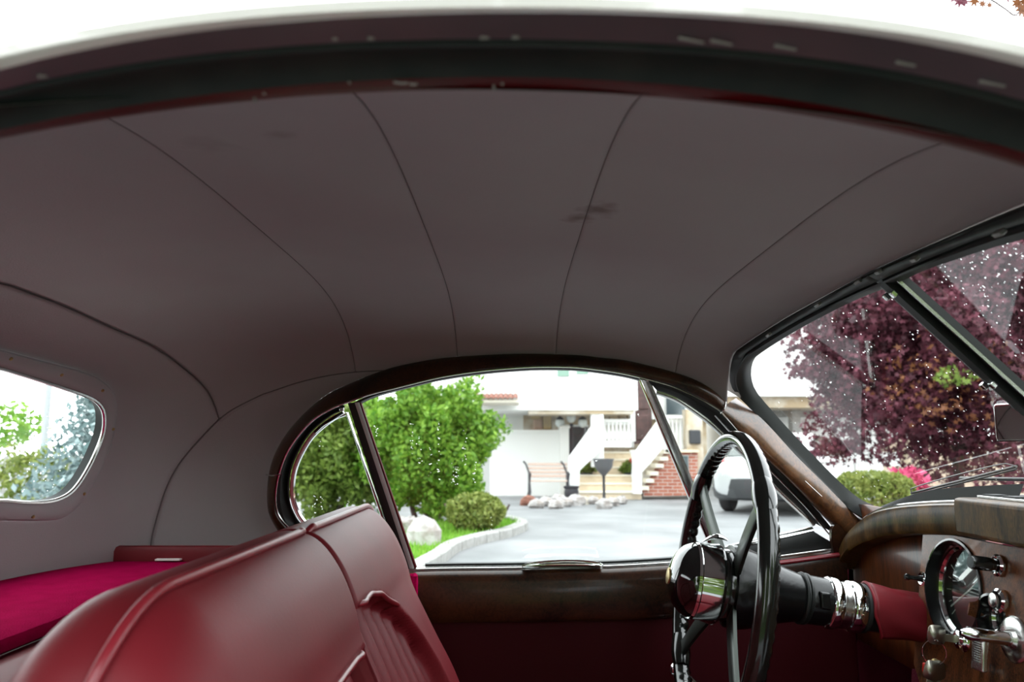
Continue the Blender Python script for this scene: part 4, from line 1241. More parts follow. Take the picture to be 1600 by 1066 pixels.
drops(lambda x, y: projH(onH(x, y), 1.040), (1., -.25, -.2) / np.linalg.norm((1., -.25, -.2)), reg_r, 70, 9, window_6, .0006, .0014)
# ================================================================== OUTDOORS
GZ = -CZ
gr = MB()
gr.grid([[(x, y, GZ) for x in np.linspace(-60, 80, 8)] for y in np.linspace(-40, 90, 8)])
obj('driveway', gr, 'asphalt', kind='structure', label='wet grey asphalt driveway in front of the house', cat='driveway', loc=(0, 10, GZ), smooth=False)

def leafcloud(c, rad, n, size, seed, shape='ellipsoid', star=False, surf=.55, base_z=None, lump=.22):
    rnd = np.random.RandomState(seed); m = MB()
    c = np.array(c, float); rad = np.array(rad, float)
    d = rnd.normal(size=(n, 3)); d /= np.linalg.norm(d, axis=1)[:, None]
    r = surf + (1 - surf) * rnd.rand(n) ** .6
    # lumpy crown
    ph = rnd.rand(12) * 6.28
    lob = 1 + lump * (np.sin(4 * d[:, 0] * 2 + ph[0]) * np.sin(5 * d[:, 2] + ph[1]) + .7 * np.sin(7 * d[:, 1] + 6 * d[:, 2] + ph[2]) * np.sin(8 * d[:, 0] + ph[3]))
    pos = c + d * rad * (r * lob)[:, None]
    if shape == 'cone':
        hgt = rnd.rand(n) ** 1.4; an = rnd.rand(n) * 6.283; rr = (1 - hgt) * (surf + (1 - surf) * rnd.rand(n)) * (1 + lump * np.sin(hgt * 40 + 2 * np.sin(an * 5)))
        pos = c + np.stack([rad[0] * rr * np.cos(an), rad[1] * rr * np.sin(an), rad[2] * hgt], 1)
    if shape == 'box':
        q = rnd.rand(n, 3) * 2 - 1; axs = rnd.randint(0, 3, n); q[np.arange(n), axs] = np.sign(q[np.arange(n), axs]) * (1 - .12 * rnd.rand(n))
        q = np.sign(q) * np.abs(q) ** .85
        nn = (np.abs(q) ** 4).sum(1) ** .25; q = q / np.maximum(nn, 1)[:, None]
        pos = c + q * rad
    if base_z is not None: pos = pos[pos[:, 2] > base_z]
    nl = len(pos)
    t = rnd.normal(size=(nl, 3)); t /= np.linalg.norm(t, axis=1)[:, None]
    b = np.cross(t, rnd.normal(size=(nl, 3))); b /= np.linalg.norm(b, axis=1)[:, None]
    sz = size * (.6 + .8 * rnd.rand(nl))
    if star:
        k = 10; an = 2 * math.pi * np.arange(k) / k; rr = np.where(np.arange(k) % 2 == 0, 1., .38)
        V = pos[:, None] + sz[:, None, None] * rr[None, :, None] * (t[:, None] * np.cos(an)[None, :, None] + b[:, None] * np.sin(an)[None, :, None])
    else:
        k = 4
        V = np.stack([pos - t * sz[:, None], pos + b * sz[:, None] * .5, pos + t * sz[:, None], pos - b * sz[:, None] * .5], 1)
    m.v = V.reshape(-1, 3).tolist(); m.f = np.arange(nl * k).reshape(nl, k).tolist()
    return m
def trunk(m, a, b, r0, r1, bend=.05, seed=0):
    rnd = random.Random(seed); pts = []
    for t in np.linspace(0, 1, 7):
        pts.append(lerp(a, b, t) + np.array([rnd.uniform(-1, 1), rnd.uniform(-1, 1), 0]) * bend * math.sin(math.pi * t))
    m.tube(pts, np.linspace(r0, r1, 7), 8)
def plant(name, label, cat, basep, clouds, m, stems, group=None):
    t = thing(name, label, cat, basep, group)
    for i, cl in enumerate(clouds): obj('foliage', cl, m if isinstance(m, str) else m[i], t, smooth=False, kind='stuff', recalc=False)
    tr = MB()
    for s in stems: trunk(tr, *s)
    obj('trunk', tr, 'bark', t)
    return t

# ---- lawn and kerb
gp = [(330,842),(420,838),(560,828),(690,822),(770,817),(800,819),(815,826),(790,838),(740,850),(705,862),(680,878),(560,905),(330,930)]
gpts = [G(*q) for q in spl(gp, 80, closed=True)]
lw = MB(); top_ = [q + [0, 0, .07] for q in gpts]
lw.poly(top_); lw.grid([[q + [0, 0, .07] for q in gpts], gpts], closed=True)
lawn = obj('lawn', lw, 'lawn', kind='structure', label='small island of bright green lawn behind a pale kerb', cat='lawn', smooth=False)
# kerb stones along the edge
kb_path = spl([(700,806),(770,814),(803,820),(816,827),(790,839),(740,851),(705,863),(682,880),(640,905)], 61)
k3 = [G(*q) for q in kb_path]
kerb = thing('kerb', 'pale concrete kerb curving round the lawn', 'kerb', k3[30])
for i in range(0, 60, 4):
    seg = k3[i:i + 5]; rows = []
    for j, q in enumerate(seg):
        t_ = np.array(k3[min(i + j + 1, 60)]) - np.array(k3[max(i + j - 1, 0)]); t_ /= np.linalg.norm(t_); nn = np.array([-t_[1], t_[0], 0])
        sh_ = t_ * (.008 if j == 0 else -.008 if j == 4 else 0)
        rows.append([q + sh_ + nn * u * .085 + np.array([0, 0, h]) for u, h in ((-1, 0), (-1, .10), (-.8, .115), (.8, .115), (1, .10), (1, 0))])
    kbm = MB().grid(rows); nn_ = len(kbm.v); kbm.f.append(tuple(range(6))); kbm.f.append(tuple(range(nn_ - 6, nn_)))
    obj('kerb_stone', kbm, 'kerb', kerb)
# grass blades
rnd = random.Random(3); gm = MB()
poly2 = [(q[0], q[1]) for q in gpts]
xs0 = [q[0] for q in poly2]; ys0 = [q[1] for q in poly2]
k = 0
while k < 9000:
    x, y = rnd.uniform(min(xs0), max(xs0)), rnd.uniform(min(ys0), max(ys0))
    if not inpoly((x, y), poly2): continue
    k += 1; h = rnd.uniform(.03, .09); a = rnd.uniform(0, 6.28); wd = .008
    p = np.array([x, y, GZ + .07]); o = len(gm.v)
    gm.v += [tuple(p + [wd * math.cos(a), wd * math.sin(a), 0]), tuple(p - [wd * math.cos(a), wd * math.sin(a), 0]), tuple(p + [rnd.uniform(-.03, .03), rnd.uniform(-.03, .03), h])]
    gm.f.append((o, o + 1, o + 2))
obj('grass', gm, 'leaf_grass', lawn, smooth=False, kind='stuff', recalc=False)

# ---- tall green shrubs beside the drive
def bush(pxc, pyb, Y, wpx, hpx, n, seed, m, name, label, leaf=.07, star=False, lump=.22):
    b = P(pxc, pyb, Y); b[2] = GZ + .05
    wd = wpx / FPX * Y; hg = P(pxc, pyb - hpx, Y)[2] - b[2]
    c = b + [0, 0, hg * .53]
    cl = leafcloud(c, (wd / 2 * .92, wd / 2 * .8, hg * .47), n, leaf, seed, star=star, lump=lump)
    cl2 = leafcloud(c, (wd / 2 * .6, wd / 2 * .5, hg * .36), n // 3, leaf * 1.2, seed + 1, star=star, lump=.1, surf=.2)
    cl.add(cl2.v, cl2.f)
    return plant(name, label, 'shrub', b, [cl], m, [(b + [dx, dy, 0], c + [dx * 3, dy * 3, hg * .15], .045, .015, .05, i) for i, (dx, dy) in enumerate(((0, 0), (.15, .05), (-.14, .08)))])
bush(664, 822, 11.6, 225, 232, 20000, 21, 'leaf_green', 'green_shrub', 'tall bright green leafy shrub left of the white house', .046)
bush(508, 832, 12.0, 190, 205, 12000, 31, 'leaf_olive', 'olive_shrub', 'olive green shrub seen through the quarter light', .05)
bush(575, 824, 14.8, 150, 205, 6000, 33, 'leaf_green', 'green_shrub', 'leafy green shrub behind the window pillar, between taller shrubs', .08)
bush(742, 846, 10.3, 98, 76, 7000, 41, 'leaf_box', 'clipped_shrub', 'low rounded clipped shrub at the end of the lawn', .035, lump=.06)
# pale stones glimpsed in the shrubs and the big rock
rk = G(660, 862)
rb_ = MB().blob(rk + [0, .1, .15], (.22, .18, .24), 12, .10, 7, 5, flat=.2)
obj('white_rock', rb_, 'stone', label='large pale quartz rock on the lawn edge', cat='rock', smooth=False)
for i, (px, py, Y, s) in enumerate(((617,800,10.9,.13),(640,790,10.6,.10),(620,760,11.0,.10))):
    q = G(px, 842 - i * 4)
    obj('garden_stone', MB().blob((q[0], q[1], GZ + .07 + s * .8), (s * 1.2, s, s), 50 + i, .25, 10, 7), 'stone', label=['pale garden stone under the tall shrub, nearest the kerb', 'pale garden stone half hidden in the shrub leaves', 'small pale garden stone farthest under the shrubs'][i], cat='rock', smooth=False)

# ---- the white house
def hbox(m, x0, y0, x1, y1, Y, dep):
    a, b = P(x0, y1, Y), P(x1, y0, Y)
    return m.box((a[0], Y, min(a[2], b[2])), (b[0], Y + dep, max(a[2], b[2])))
house = thing('house', 'large white stucco house with balcony, stone facing and stairs', 'house', (2.5, 20, GZ))
m = MB(); hbox(m, 690, 430, 992, 641, 17.6, 4.); obj('upper_storey', m, 'stucco', house, smooth=False)
m = MB(); hbox(m, 826, 640, 990, 647, 17.65, 1.2); obj('soffit', m, 'tanstone', house, smooth=False)
m = MB(); hbox(m, 640, 600, 826, 800, 20.5, 4.); obj('left_wall', m, 'stucco', house, smooth=False)
m = MB(); hbox(m, 818, 560, 1100, 790, 20.3, 4.); obj('porch_wall', m, 'tanstone', house, smooth=False)
m = MB(); hbox(m, 985, 430, 1110, 655, 20.0, 2.); obj('right_storey', m, 'stucco', house, smooth=False)
m = MB(); hbox(m, 925, 600, 942, 730, 17.7, .28); obj('porch_column', m, 'stucco', house, smooth=False)
for (x0, y0, x1, y1, Y) in ((871,560,889,588,17.58),(901,560,919,584,17.58)):
    m = MB(); hbox(m, x0 - 1, y0, x1 + 1, y1 + 1, Y, .05); f_ = obj('window_frame', m, 'stucco', house, smooth=False)
    m = MB(); hbox(m, x0, y0, x1, y1, Y - .03, .05); obj('pane', m, 'greenpane', f_, smooth=False)
# facing stones
rnd = random.Random(8)
for (x0, y0, x1, y1, mm_) in ((833,655,848,672,'terracotta_pale'),(848,648,862,672,'tanstone2'),(829,649,846,656,'tanstone2'),(862,657,872,674,'tanstone'),(952,645,965,656,'tanstone2'),(966,643,980,655,'tanstone'),(980,641,990,662,'tanstone2'),(981,662,991,690,'tanstone')):
    m = MB(); hbox(m, x0 + .6, y0 + .6, x1 - .6, y1 - .6, 20.2, .12); obj('facing_stone', m, mm_, house, smooth=False, bevel=.03)
# ground floor glazing under the balcony
m = MB(); hbox(m, 872, 664, 920, 714, 20.22, .1); f_ = obj('window_frame', m, 'stucco', house, smooth=False)
m = MB(); hbox(m, 875, 667, 918, 711, 20.18, .08); obj('pane', m, 'winglass', f_, smooth=False)
# door
m = MB(); hbox(m, 986, 560, 990.5, 690, 19.2, .3); obj('door_jamb', m, 'stucco', house, smooth=False)
m = MB(); hbox(m, 990, 590, 1017, 694, 19.4, .1); d_ = obj('front_door', m, 'doorwood', house, smooth=False)
m = MB(); hbox(m, 994, 600, 1013, 640, 19.36, .06); hbox(m, 994, 648, 1013, 688, 19.36, .06); obj('door_moulding', m, 'doorwood', d_, smooth=False, bevel=.03)
# right window and its balcony
m = MB(); hbox(m, 1040, 616, 1072, 650, 19.9, .1); f_ = obj('window_frame', m, 'stucco', house, smooth=False)
m = MB(); hbox(m, 1041.5, 618, 1070, 648, 19.86, .08); obj('pane', m, 'winglass', f_, smooth=False)
m = MB(); hbox(m, 1036, 700, 1080, 708, 18.7, .4); obj('balcony_slab', m, 'stucco', house, smooth=False)
m = MB(); hbox(m, 1036, 649, 1080, 654, 18.7, .3); obj('balcony_rail', m, 'stucco', house, smooth=False)
m = MB(); hbox(m, 1040, 650, 1078, 704, 19.0, .1); obj('balcony_wall', m, 'stucco', house, smooth=False)
balp = [(.055, 0), (.055, .06), (.035, .09), (.06, .25), (.035, .42), (.03, .55), (.05, .62), (.055, .68)]
for i in range(7):
    q = P(1040 + i * 6, 701, 18.8); obj('baluster', MB().lathe([(r, h * 1.05) for r, h in balp], q, (0, 0, 1), 10), 'stucco', house)
# porch balustrade
m = MB(); hbox(m, 941, 655, 986, 660, 18.0, .25); obj('porch_rail', m, 'stucco', house, smooth=False)
m = MB(); hbox(m, 941, 693, 986, 699, 18.0, .25); obj('porch_base', m, 'stucco', house, smooth=False)
for i in range(7):
    q = P(945 + i * 6.2, 693, 18.1); obj('baluster', MB().lathe([(r, h * .74) for r, h in balp], q, (0, 0, 1), 10), 'stucco', house)
m = MB(); hbox(m, 979, 690, 991, 700, 18.1, .2); obj('finial', m, 'kerb', house, smooth=False, bevel=.03)
# stairs: one object per step
st = thing('stairs', 'cream stone steps rising to the house door between white parapets', 'stairs', G(950, 776))
risers = [776, 765, 753, 741, 728.5, 717, 706]
z0 = [P(950, y, 17.6 + .28 * i)[2] for i, y in enumerate(risers)]
zz = [GZ + (z0[-1] - GZ) * i / 6 for i in range(7)]
for i in range(6):
    Y = 17.6 + .3 * i; a = P(893, 760, Y)[0] + .05; b = P(1002 - i * .5, 760, Y)[0]
    s_ = obj('step', MB().box((a, Y, zz[i]), (b, Y + 1.9 - .3 * i, zz[i + 1] - .04)), 'tread', st, smooth=False)
    obj('nosing', MB().box((a, Y - .03, zz[i + 1] - .04), (b, Y + .34, zz[i + 1])), 'tread_light', s_, smooth=False, bevel=.01)
# parapets
def prism(m, pts, Y, dep):
    f = [P(x, y, Y) for x, y in pts]; n = len(f)
    bk = [q + [0, dep, 0] for q in f]
    m.add(f + bk, [tuple(range(n)), tuple(range(n, 2 * n))] + [(i, (i + 1) % n, n + (i + 1) % n, n + i) for i in range(n)])
    return m
obj('parapet', prism(MB(), [(889,715),(938,648),(943,648),(943,700),(906,735),(904,785),(889,785)], 17.4, .22), 'stucco', st, smooth=False)
obj('parapet', prism(MB(), [(990,712),(1035,650),(1044,655),(1044,690),(1018,722),(1003,738),(1003,772),(990,772)], 17.2, .25), 'stucco', st, smooth=False)
obj('parapet_post', MB().lathe([(.14, 0), (.14, .1), (.09, .2), (.13, .5), (.10, .9), (.14, 1.0), (.16, 1.1)], G(996, 779), (0, 0, 1), 14), 'stucco', st)
# brick flank with stepped travertine coping
bf = thing('brick_flank', 'red brick flank wall of the stairs with stepped cream coping', 'wall', G(1045, 772))
obj('brickwork', prism(MB(), [(1005,776),(1005,768),(1016,758),(1026,742),(1034,728),(1040,716),(1048,706),(1090,704),(1090,774)], 17.6, .6), 'brickred', bf, smooth=False)
for i, (x, y) in enumerate(((1001,763),(1009,751.5),(1016,740),(1024,728),(1031,717),(1038,706))):
    m = MB(); hbox(m, x, y - 3, x + 13, y + 3, 17.5, .7); obj('coping_step', m, 'tread_light', bf, smooth=False)
m = MB(); hbox(m, 1065, 711, 1076, 738, 17.55, .08); f_ = obj('window_frame', m, 'kerb', bf, smooth=False)
m = MB(); hbox(m, 1066.5, 713, 1074.5, 736, 17.52, .06); obj('pane', m, 'winglass', f_, smooth=False)
m = MB(); hbox(m, 1040, 703, 1092, 707, 17.5, .7); obj('flank_cap', m, 'tread', bf, smooth=False)
# stone pier with meter box
pier = thing('stone_pier', 'tan stone pier with a dark meter box right of the stairs', 'pier', G(1086, 772))
m = MB(); hbox(m, 1076, 640, 1097, 776, 18.2, .4); obj('shaft', m, 'tanstone', pier, smooth=False)
m = MB(); hbox(m, 1078, 672, 1095, 694, 18.1, .12); obj('meter_box', m, 'iron', pier, smooth=False, bevel=.03)
# garden wall left of the stairs
gw = thing('garden_wall', 'low white rendered garden wall behind the bench', 'wall', G(840, 786))
m = MB(); hbox(m, 765, 676, 880, 787, 18.9, .25); obj('panel', m, 'stucco', gw, smooth=False)
m = MB(); hbox(m, 762, 672, 882, 677, 18.85, .35); obj('coping', m, 'stucco', gw, smooth=False)
m = MB(); hbox(m, 876, 668, 889, 787, 18.7, .35); obj('post', m, 'stucco', gw, smooth=False)
m = MB(); hbox(m, 874, 665, 891, 670, 18.65, .45); obj('post_cap', m, 'stucco', gw, smooth=False, bevel=.03)
# neighbouring wing with tiled eave
ev = thing('tiled_eave', 'short terracotta tiled eave peeping above the tall shrub', 'roof', P(785, 624, 16.5))
for i in range(9):
    x = 745 + i * 7.4; a, b = P(x, 624.5, 16.2), P(x + 1, 617.5 + abs(i - 5) * .2, 17.6)
    obj('tile', MB().grid([[lerp(a, b, t) + np.array([.052 * math.cos(p), 0, .045 * math.sin(p)]) for p in np.linspace(0, math.pi, 6)] for t in (0, .5, 1)]), 'terracotta', ev, solid=.012)
m = MB(); hbox(m, 742, 624, 811, 629, 16.3, 1.2); obj('fascia_board', m, 'tread_light', ev, smooth=False)

# ---- garden furniture and ornaments
bp = G(857, 783)
be = thing('garden_bench', 'garden bench with curled iron ends before the white wall', 'bench', bp)
bx, by = bp[0], bp[1]
for s in (-1, 1):
    x = bx + s * .42
    obj('bench_end', MB().tube([(x - .12, by + .28, GZ + .85), (x - .06, by + .26, GZ + .78), (x, by + .22, GZ + .6), (x, by + .15, GZ + .42), (x, by - .2, GZ + .42), (x + .02, by - .24, GZ + .6), (x, by - .1, GZ + .62)], .022, 8)
        .tube([(x, by - .2, GZ + .42), (x + .02, by - .26, GZ + .2), (x - .03, by - .3, GZ)], .022, 8).tube([(x, by + .15, GZ + .42), (x, by + .2, GZ + .2), (x - .05, by + .3, GZ)], .022, 8)
        .tube([(x, by - .1 + .09 * math.cos(a), GZ + .5 + .09 * math.sin(a)) for a in np.linspace(0, 6.28, 16)], .012, 6), 'iron', be)
for i in range(4):
    obj('seat_slat', MB().box((bx - .44, by - .2 + i * .1, GZ + .42), (bx + .44, by - .13 + i * .1, GZ + .445)), 'slatwood', be, smooth=False, bevel=.006)
for i in range(4):
    obj('back_slat', MB().box((bx - .44, by + .19 + .03 * i, GZ + .50 + i * .085), (bx + .44, by + .21 + .03 * i, GZ + .56 + i * .085)), 'slatwood', be, smooth=False, bevel=.006)
# urn on a stem
up_ = G(944, 787)
ur = thing('pedestal_urn', 'dark bowl-shaped urn on a slender stem before the steps', 'urn', up_)
sc_h = (P(944, 717, up_[1])[2] - GZ)
obj('stem', MB().lathe([(.13, 0), (.12, .03), (.05, .08), (.032, .15), (.028, .5 * sc_h), (.03, .60 * sc_h), (.05, .64 * sc_h)], up_, (0, 0, 1), 16), 'iron', ur)
obj('bowl', MB().lathe([(.04, .62 * sc_h), (.07, .66 * sc_h), (.14, .74 * sc_h), (.19, .82 * sc_h), (.205, .95 * sc_h), (.225, .985 * sc_h), (.225, sc_h), (.20, sc_h), (.17, .93 * sc_h)], up_, (0, 0, 1), 24), 'urngrey', ur)
obj('soil', MB().lathe([(.18, .94 * sc_h), (.1, .98 * sc_h), (.01, 1.0 * sc_h)], up_, (0, 0, 1), 16), 'mulch', ur)
# flower pots
for i, (px, py, Y, lb) in enumerate(((916, 750, 17.45, 'potted red geranium standing left of the urn'), (986, 752, 17.35, 'potted red geranium standing at the right parapet'))):
    b = P(px, py, Y); zt = zz[2] if i == 0 else zz[2]
    b[2] = zt; b[1] = 18.35
    b[0] = P(px, py, 18.35)[0]
    fp = thing('flower_pot', lb, 'plant', b, 'geranium pots on the steps')
    obj('pot', MB().lathe([(.10, 0), (.14, .18), (.16, .2), (.16, .22), (.13, .21)], b, (0, 0, 1), 16), 'iron', fp)
    obj('foliage', leafcloud(b + [0, 0, .34], (.24, .22, .17), 500, .05, 70 + i), 'leaf_olive', fp, smooth=False, kind='stuff', recalc=False)
    obj('flowers', leafcloud(b + [-.03 + .1 * i, -.08, .50], (.14, .12, .06), 160, .035, 75 + i), 'leaf_red', fp, smooth=False, kind='stuff', recalc=False)
# lamp post with three globes
lp = G(894, 783); lp[1] = 19.0; lp[0] = P(893, 700, 19.0)[0]
lm = thing('lamp_post', 'garden lamp post with frosted globes behind the white wall', 'lamp', lp)
zt = P(893, 662, 19.0)[2] - GZ
obj('post', MB().lathe([(.1, 0), (.09, .2), (.045, .3), (.04, zt * .96), (.06, zt * .97), (.03, zt)], lp, (0, 0, 1), 12), 'iron', lm)
for s in (-1, 0, 1):
    q = lp + [s * .28, 0, zt + (.02 if s else .14)]
    if s: obj('arm', MB().tube([lp + [0, 0, zt - .25], lp + [s * .15, 0, zt - .3], lp + [s * .28, 0, zt - .22], q + [0, 0, -.1]], .018, 8), 'iron', lm)
    g_ = obj('globe', MB().blob(q, (.115, .115, .125), 1, .0, 16, 10), 'frostglobe', lm)
    obj('globe_cap', MB().lathe([(.10, .07), (.08, .12), (.03, .15), (.01, .19)], q, (0, 0, 1), 12), 'iron', g_)
# dark round planter near the bench, rocks edging the bed
q = G(893, 784)
obj('stone_planter', MB().lathe([(.08, 0), (.13, .07), (.16, .2), (.145, .27), (.17, .3), (.17, .33), (.13, .31)], q, (0, 0, 1), 20), 'iron', label='dark round planter beside the bench end', cat='planter')
rnd = random.Random(17)
spots = [(826,790,.16,'terracotta'),(839,794,.14,'stone'),(853,791,.15,'stone'),(868,795,.14,'stone'),(882,792,.15,'stone'),(872,786,.15,'stone'),(900,790,.17,'stone'),(912,788,.13,'tanstone'),(926,788,.13,'stone'),(943,795,.15,'stone'),(958,791,.13,'stone'),(971,788,.13,'stone')]
lbs = ['reddish edging stone at the left end of the rock row','second pale edging stone from the left by the bench','pale edging stone before the bench feet','pale edging stone before the right bench leg','pale rounded stone just right of the bench','small pale stone set back between the bench legs','pale edging stone between planter and urn','small tan stone among the pale edging stones','pale stone left of the urn foot','wide pale stone in front of the urn foot','pale stone right of the urn foot','last pale edging stone at the right end']
for (px, py, s, mm_), lb in zip(spots, lbs):
    q = G(px, py)
    obj('edging_stone', MB().blob((q[0], q[1], GZ + s * .5), (s * 1.1, s, s * .75), int(px), .22, 10, 7), mm_, label=lb, cat='rock', group='stones edging the flower bed', smooth=False)

# ---- garage wing seen through the windscreen
ga = thing('garage', 'white garage wing with deep eaves behind the parked car', 'garage', G(1290, 770))
m = MB(); hbox(m, 1140, 634, 1480, 790, 21.5, 3.); obj('wall', m, 'stucco', ga, smooth=False)
m = MB(); hbox(m, 1140, 480, 1480, 619, 19.3, 4.); obj('upper_wall', m, 'stucco', ga, smooth=False)
m = MB(); hbox(m, 1140, 618, 1480, 637, 19.6, 2.); obj('eave', m, 'tanstone', ga, smooth=False)
m = MB(); hbox(m, 1244, 634, 1250, 780, 20.6, .3); obj('post', m, 'kerb', ga, smooth=False)
for k_, (x0, x1) in enumerate(((1165, 1240), (1254, 1330), (1340, 1420))):
    d_ = thing('x', 'x') if False else None
    m = MB(); hbox(m, x0, 652, x1, 780, 21.4, .1); f_ = obj('garage_door', m, 'stucco', ga, smooth=False)
    for r in range(4):
        m = MB(); hbox(m, x0 + 3, 656 + r * 30, x1 - 3, 680 + r * 30, 21.36, .06); obj('door_panel', m, 'stucco', f_, smooth=False, bevel=.03)
m = MB(); hbox(m, 1140, 640, 1480, 651, 21.1, .4); obj('lintel', m, 'kerb', ga, smooth=False)

# ---- parked silver car
def parked_car(loc, yaw):
    t = thing('parked_car', 'silver car with red tail lamp parked on the driveway', 'car', loc)
    cs, sn = math.cos(yaw), math.sin(yaw)
    def W(p): return np.array([loc[0] + p[0] * cs - p[1] * sn, loc[1] + p[0] * sn + p[1] * cs, loc[2] + p[2]])
    def tr(m): m.v = [tuple(W(p)) for p in m.v]; return m
    rows = []
    for x, zt, hw, zb in ((-2.22,.80,.70,.42),(-2.18,.92,.80,.32),(-2.0,1.00,.86,.26),(-1.4,.99,.89,.24),(-.6,.97,.90,.22),(.3,.96,.90,.22),(1.0,.94,.89,.22),(1.6,.88,.87,.24),(2.0,.80,.80,.26),(2.2,.68,.70,.34),(2.25,.60,.6,.42)):
        row = []
        for a in np.linspace(0, 2 * math.pi, 28, endpoint=False):
            ca, sa = math.cos(a), math.sin(a)
            row.append((x, hw * math.copysign(abs(ca) ** .4, ca), (zt + zb) / 2 + (zt - zb) / 2 * math.copysign(abs(sa) ** .45, sa)))
        rows.append(row)
    b = MB().grid(rows, closed=True); b.f.append(tuple(range(28))); b.f.append(tuple(len(b.v) - 28 + i for i in range(28)))
    obj('body', tr(b), 'silver', t)
    rows = []
    for z, x0, x1, hw in ((.90,-1.95,1.15,.83),(.98,-1.85,1.0,.82),(1.2,-1.5,.62,.74),(1.36,-1.18,.28,.66),(1.42,-.95,.05,.60),(1.44,-.6,-.2,.45)):
        row = []
        for a in np.linspace(0, 2 * math.pi, 32, endpoint=False):
            ca, sa = math.cos(a), math.sin(a)
            row.append(((x0 + x1) / 2 + (x1 - x0) / 2 * math.copysign(abs(ca) ** .45, ca), hw * math.copysign(abs(sa) ** .45, sa), z))
        rows.append(row)
    b = MB().grid(rows, closed=True); b.f.append(tuple(len(b.v) - 32 + i for i in range(32)))
    obj('cabin', tr(b), 'silver', t)
    def quad(name, pts, m, par, th=.012):
        q = MB().poly([W(p) for p in pts]); return obj(name, q, m, par, smooth=False, solid=th)
    for s in (-1, 1):
        quad('side_window', [(-1.35, s*.80, 1.01), (-.42, s*.825, 1.01), (-.42, s*.70, 1.35), (-1.0, s*.70, 1.35)], 'carglass', t, .03)
        quad('side_window', [(-.36, s*.825, 1.01), (.72, s*.80, 1.01), (.18, s*.70, 1.35), (-.36, s*.70, 1.35)], 'carglass', t, .03)
        lamp = MB()
        lamp.grid([[(-2.16 + .28 * (1 - math.cos(a)) * k, s * (.60 + .27 * math.sin(a)), z) for a in np.linspace(0, 1.5, 8)] for z, k in ((.98, 1.35), (.90, 1.0), (.80, .7), (.74, .3))])
        obj('tail_lamp', tr(lamp), 'tail', t, solid=.03)
        hl = MB().grid([[(2.10 - .28 * (1 - math.cos(a)), s * (.50 + .32 * math.sin(a)), z) for a in np.linspace(0, 1.4, 8)] for z in (.74, .62)])
        obj('head_lamp', tr(hl), 'frostglobe', t, solid=.03)
        for x in (-1.35, 1.38):
            wv = MB().lathe([(.2, -.1), (.31, -.1), (.335, -.07), (.335, .07), (.31, .1), (.2, .1)], (x, s * .80, .335), (0, 1, 0), 24)
            w_ = obj('wheel', tr(wv), 'tyre', t)
            rim_ = MB().lathe([(.02, s * .105), (.08, s * .11), (.19, s * .10), (.215, s * .095)], (x, s * .80, .335), (0, 1, 0), 20)
            obj('wheel_rim', tr(rim_), 'galv', w_)
    quad('rear_window', [(-1.90, -.62, 1.0), (-1.90, .62, 1.0), (-1.26, .52, 1.34), (-1.26, -.52, 1.34)], 'carglass', t, .03)
    quad('windscreen', [(1.06, -.66, 1.0), (1.06, .66, 1.0), (.34, .54, 1.36), (.34, -.54, 1.36)], 'carglass', t, .03)
    bm_ = []
    for z, o in ((.62, .0), (.60, .04), (.45, .05), (.30, .02), (.26, -.05)):
        bm_.append([(-2.20 - o + .35 * (abs(u) ** 4), u * (.88 + o * .4), z) for u in np.linspace(-1, 1, 21)])
    obj('rear_bumper', tr(MB().grid(bm_)), 'plastic', t, solid=.03)
    quad('number_plate', [(-2.245, -.25, .72), (-2.245, .25, .72), (-2.225, .25, .84), (-2.225, -.25, .84)], 'paper', t)
    for s in (-1, 1):
        obj('sill_cladding', tr(MB().box((-1.0, s * .89 - .03, .2), (1.0, s * .89 + .03, .36))), 'plastic', t, smooth=False, bevel=.02)
    return t
parked_car(np.array([5.40, 15.2, GZ]), math.radians(58))

# ---- red maple in front of the car, box hedge, azalea, low block wall
mt = P(1490, 800, 8.6); mt[2] = GZ
mc_ = P(1500, 545, 8.6)
cl = leafcloud(mc_, (1.75, 1.3, 1.50), 44000, .042, 91, star=True, surf=.15, lump=.26)
cl2 = leafcloud(P(1340, 545, 8.4), (.55, .5, .75), 6000, .040, 92, star=True, surf=.2, lump=.3); cl.add(cl2.v, cl2.f)
cl3 = leafcloud(P(1600, 420, 8.0), (1.1, .7, .6), 2600, .036, 93, star=True, surf=.2, lump=.35); cl.add(cl3.v, cl3.f)
cl4 = leafcloud(P(1270, 580, 8.4), (.28, .2, .10), 320, .034, 94, star=True, surf=.2, lump=.3); cl.add(cl4.v, cl4.f)
cl5 = leafcloud(P(1310, 700, 8.4), (.30, .25, .10), 420, .034, 95, star=True, surf=.2, lump=.3); cl.add(cl5.v, cl5.f)
rust = leafcloud(P(1500, 600, 7.6), (.9, .4, .5), 260, .036, 96, star=True, surf=.3)
olv = leafcloud(P(1490, 588, 7.3), (.20, .15, .10), 60, .034, 97, star=True, surf=.2)
st_ = [(mt, lerp(mt, mc_, .55), .10, .06, .08, 1)]
hub_ = lerp(mt, mc_, .5)
for i, (dx, dy, dz) in enumerate(((-1.1, 0, .5), (-.5, .4, 1.1), (.3, -.3, 1.3), (1.0, .2, .8), (1.3, -.2, .1), (-1.0, -.3, -.1), (.1, .5, .7))):
    st_.append((hub_, mc_ + np.array([dx, dy, dz]), .05, .012, .12, 10 + i))
plant('maple_tree', 'dark purple-red maple tree filling the windscreen', 'tree', mt, [cl, rust, olv], ['leaf_maple', 'leaf_rust', 'leaf_olive'], st_)
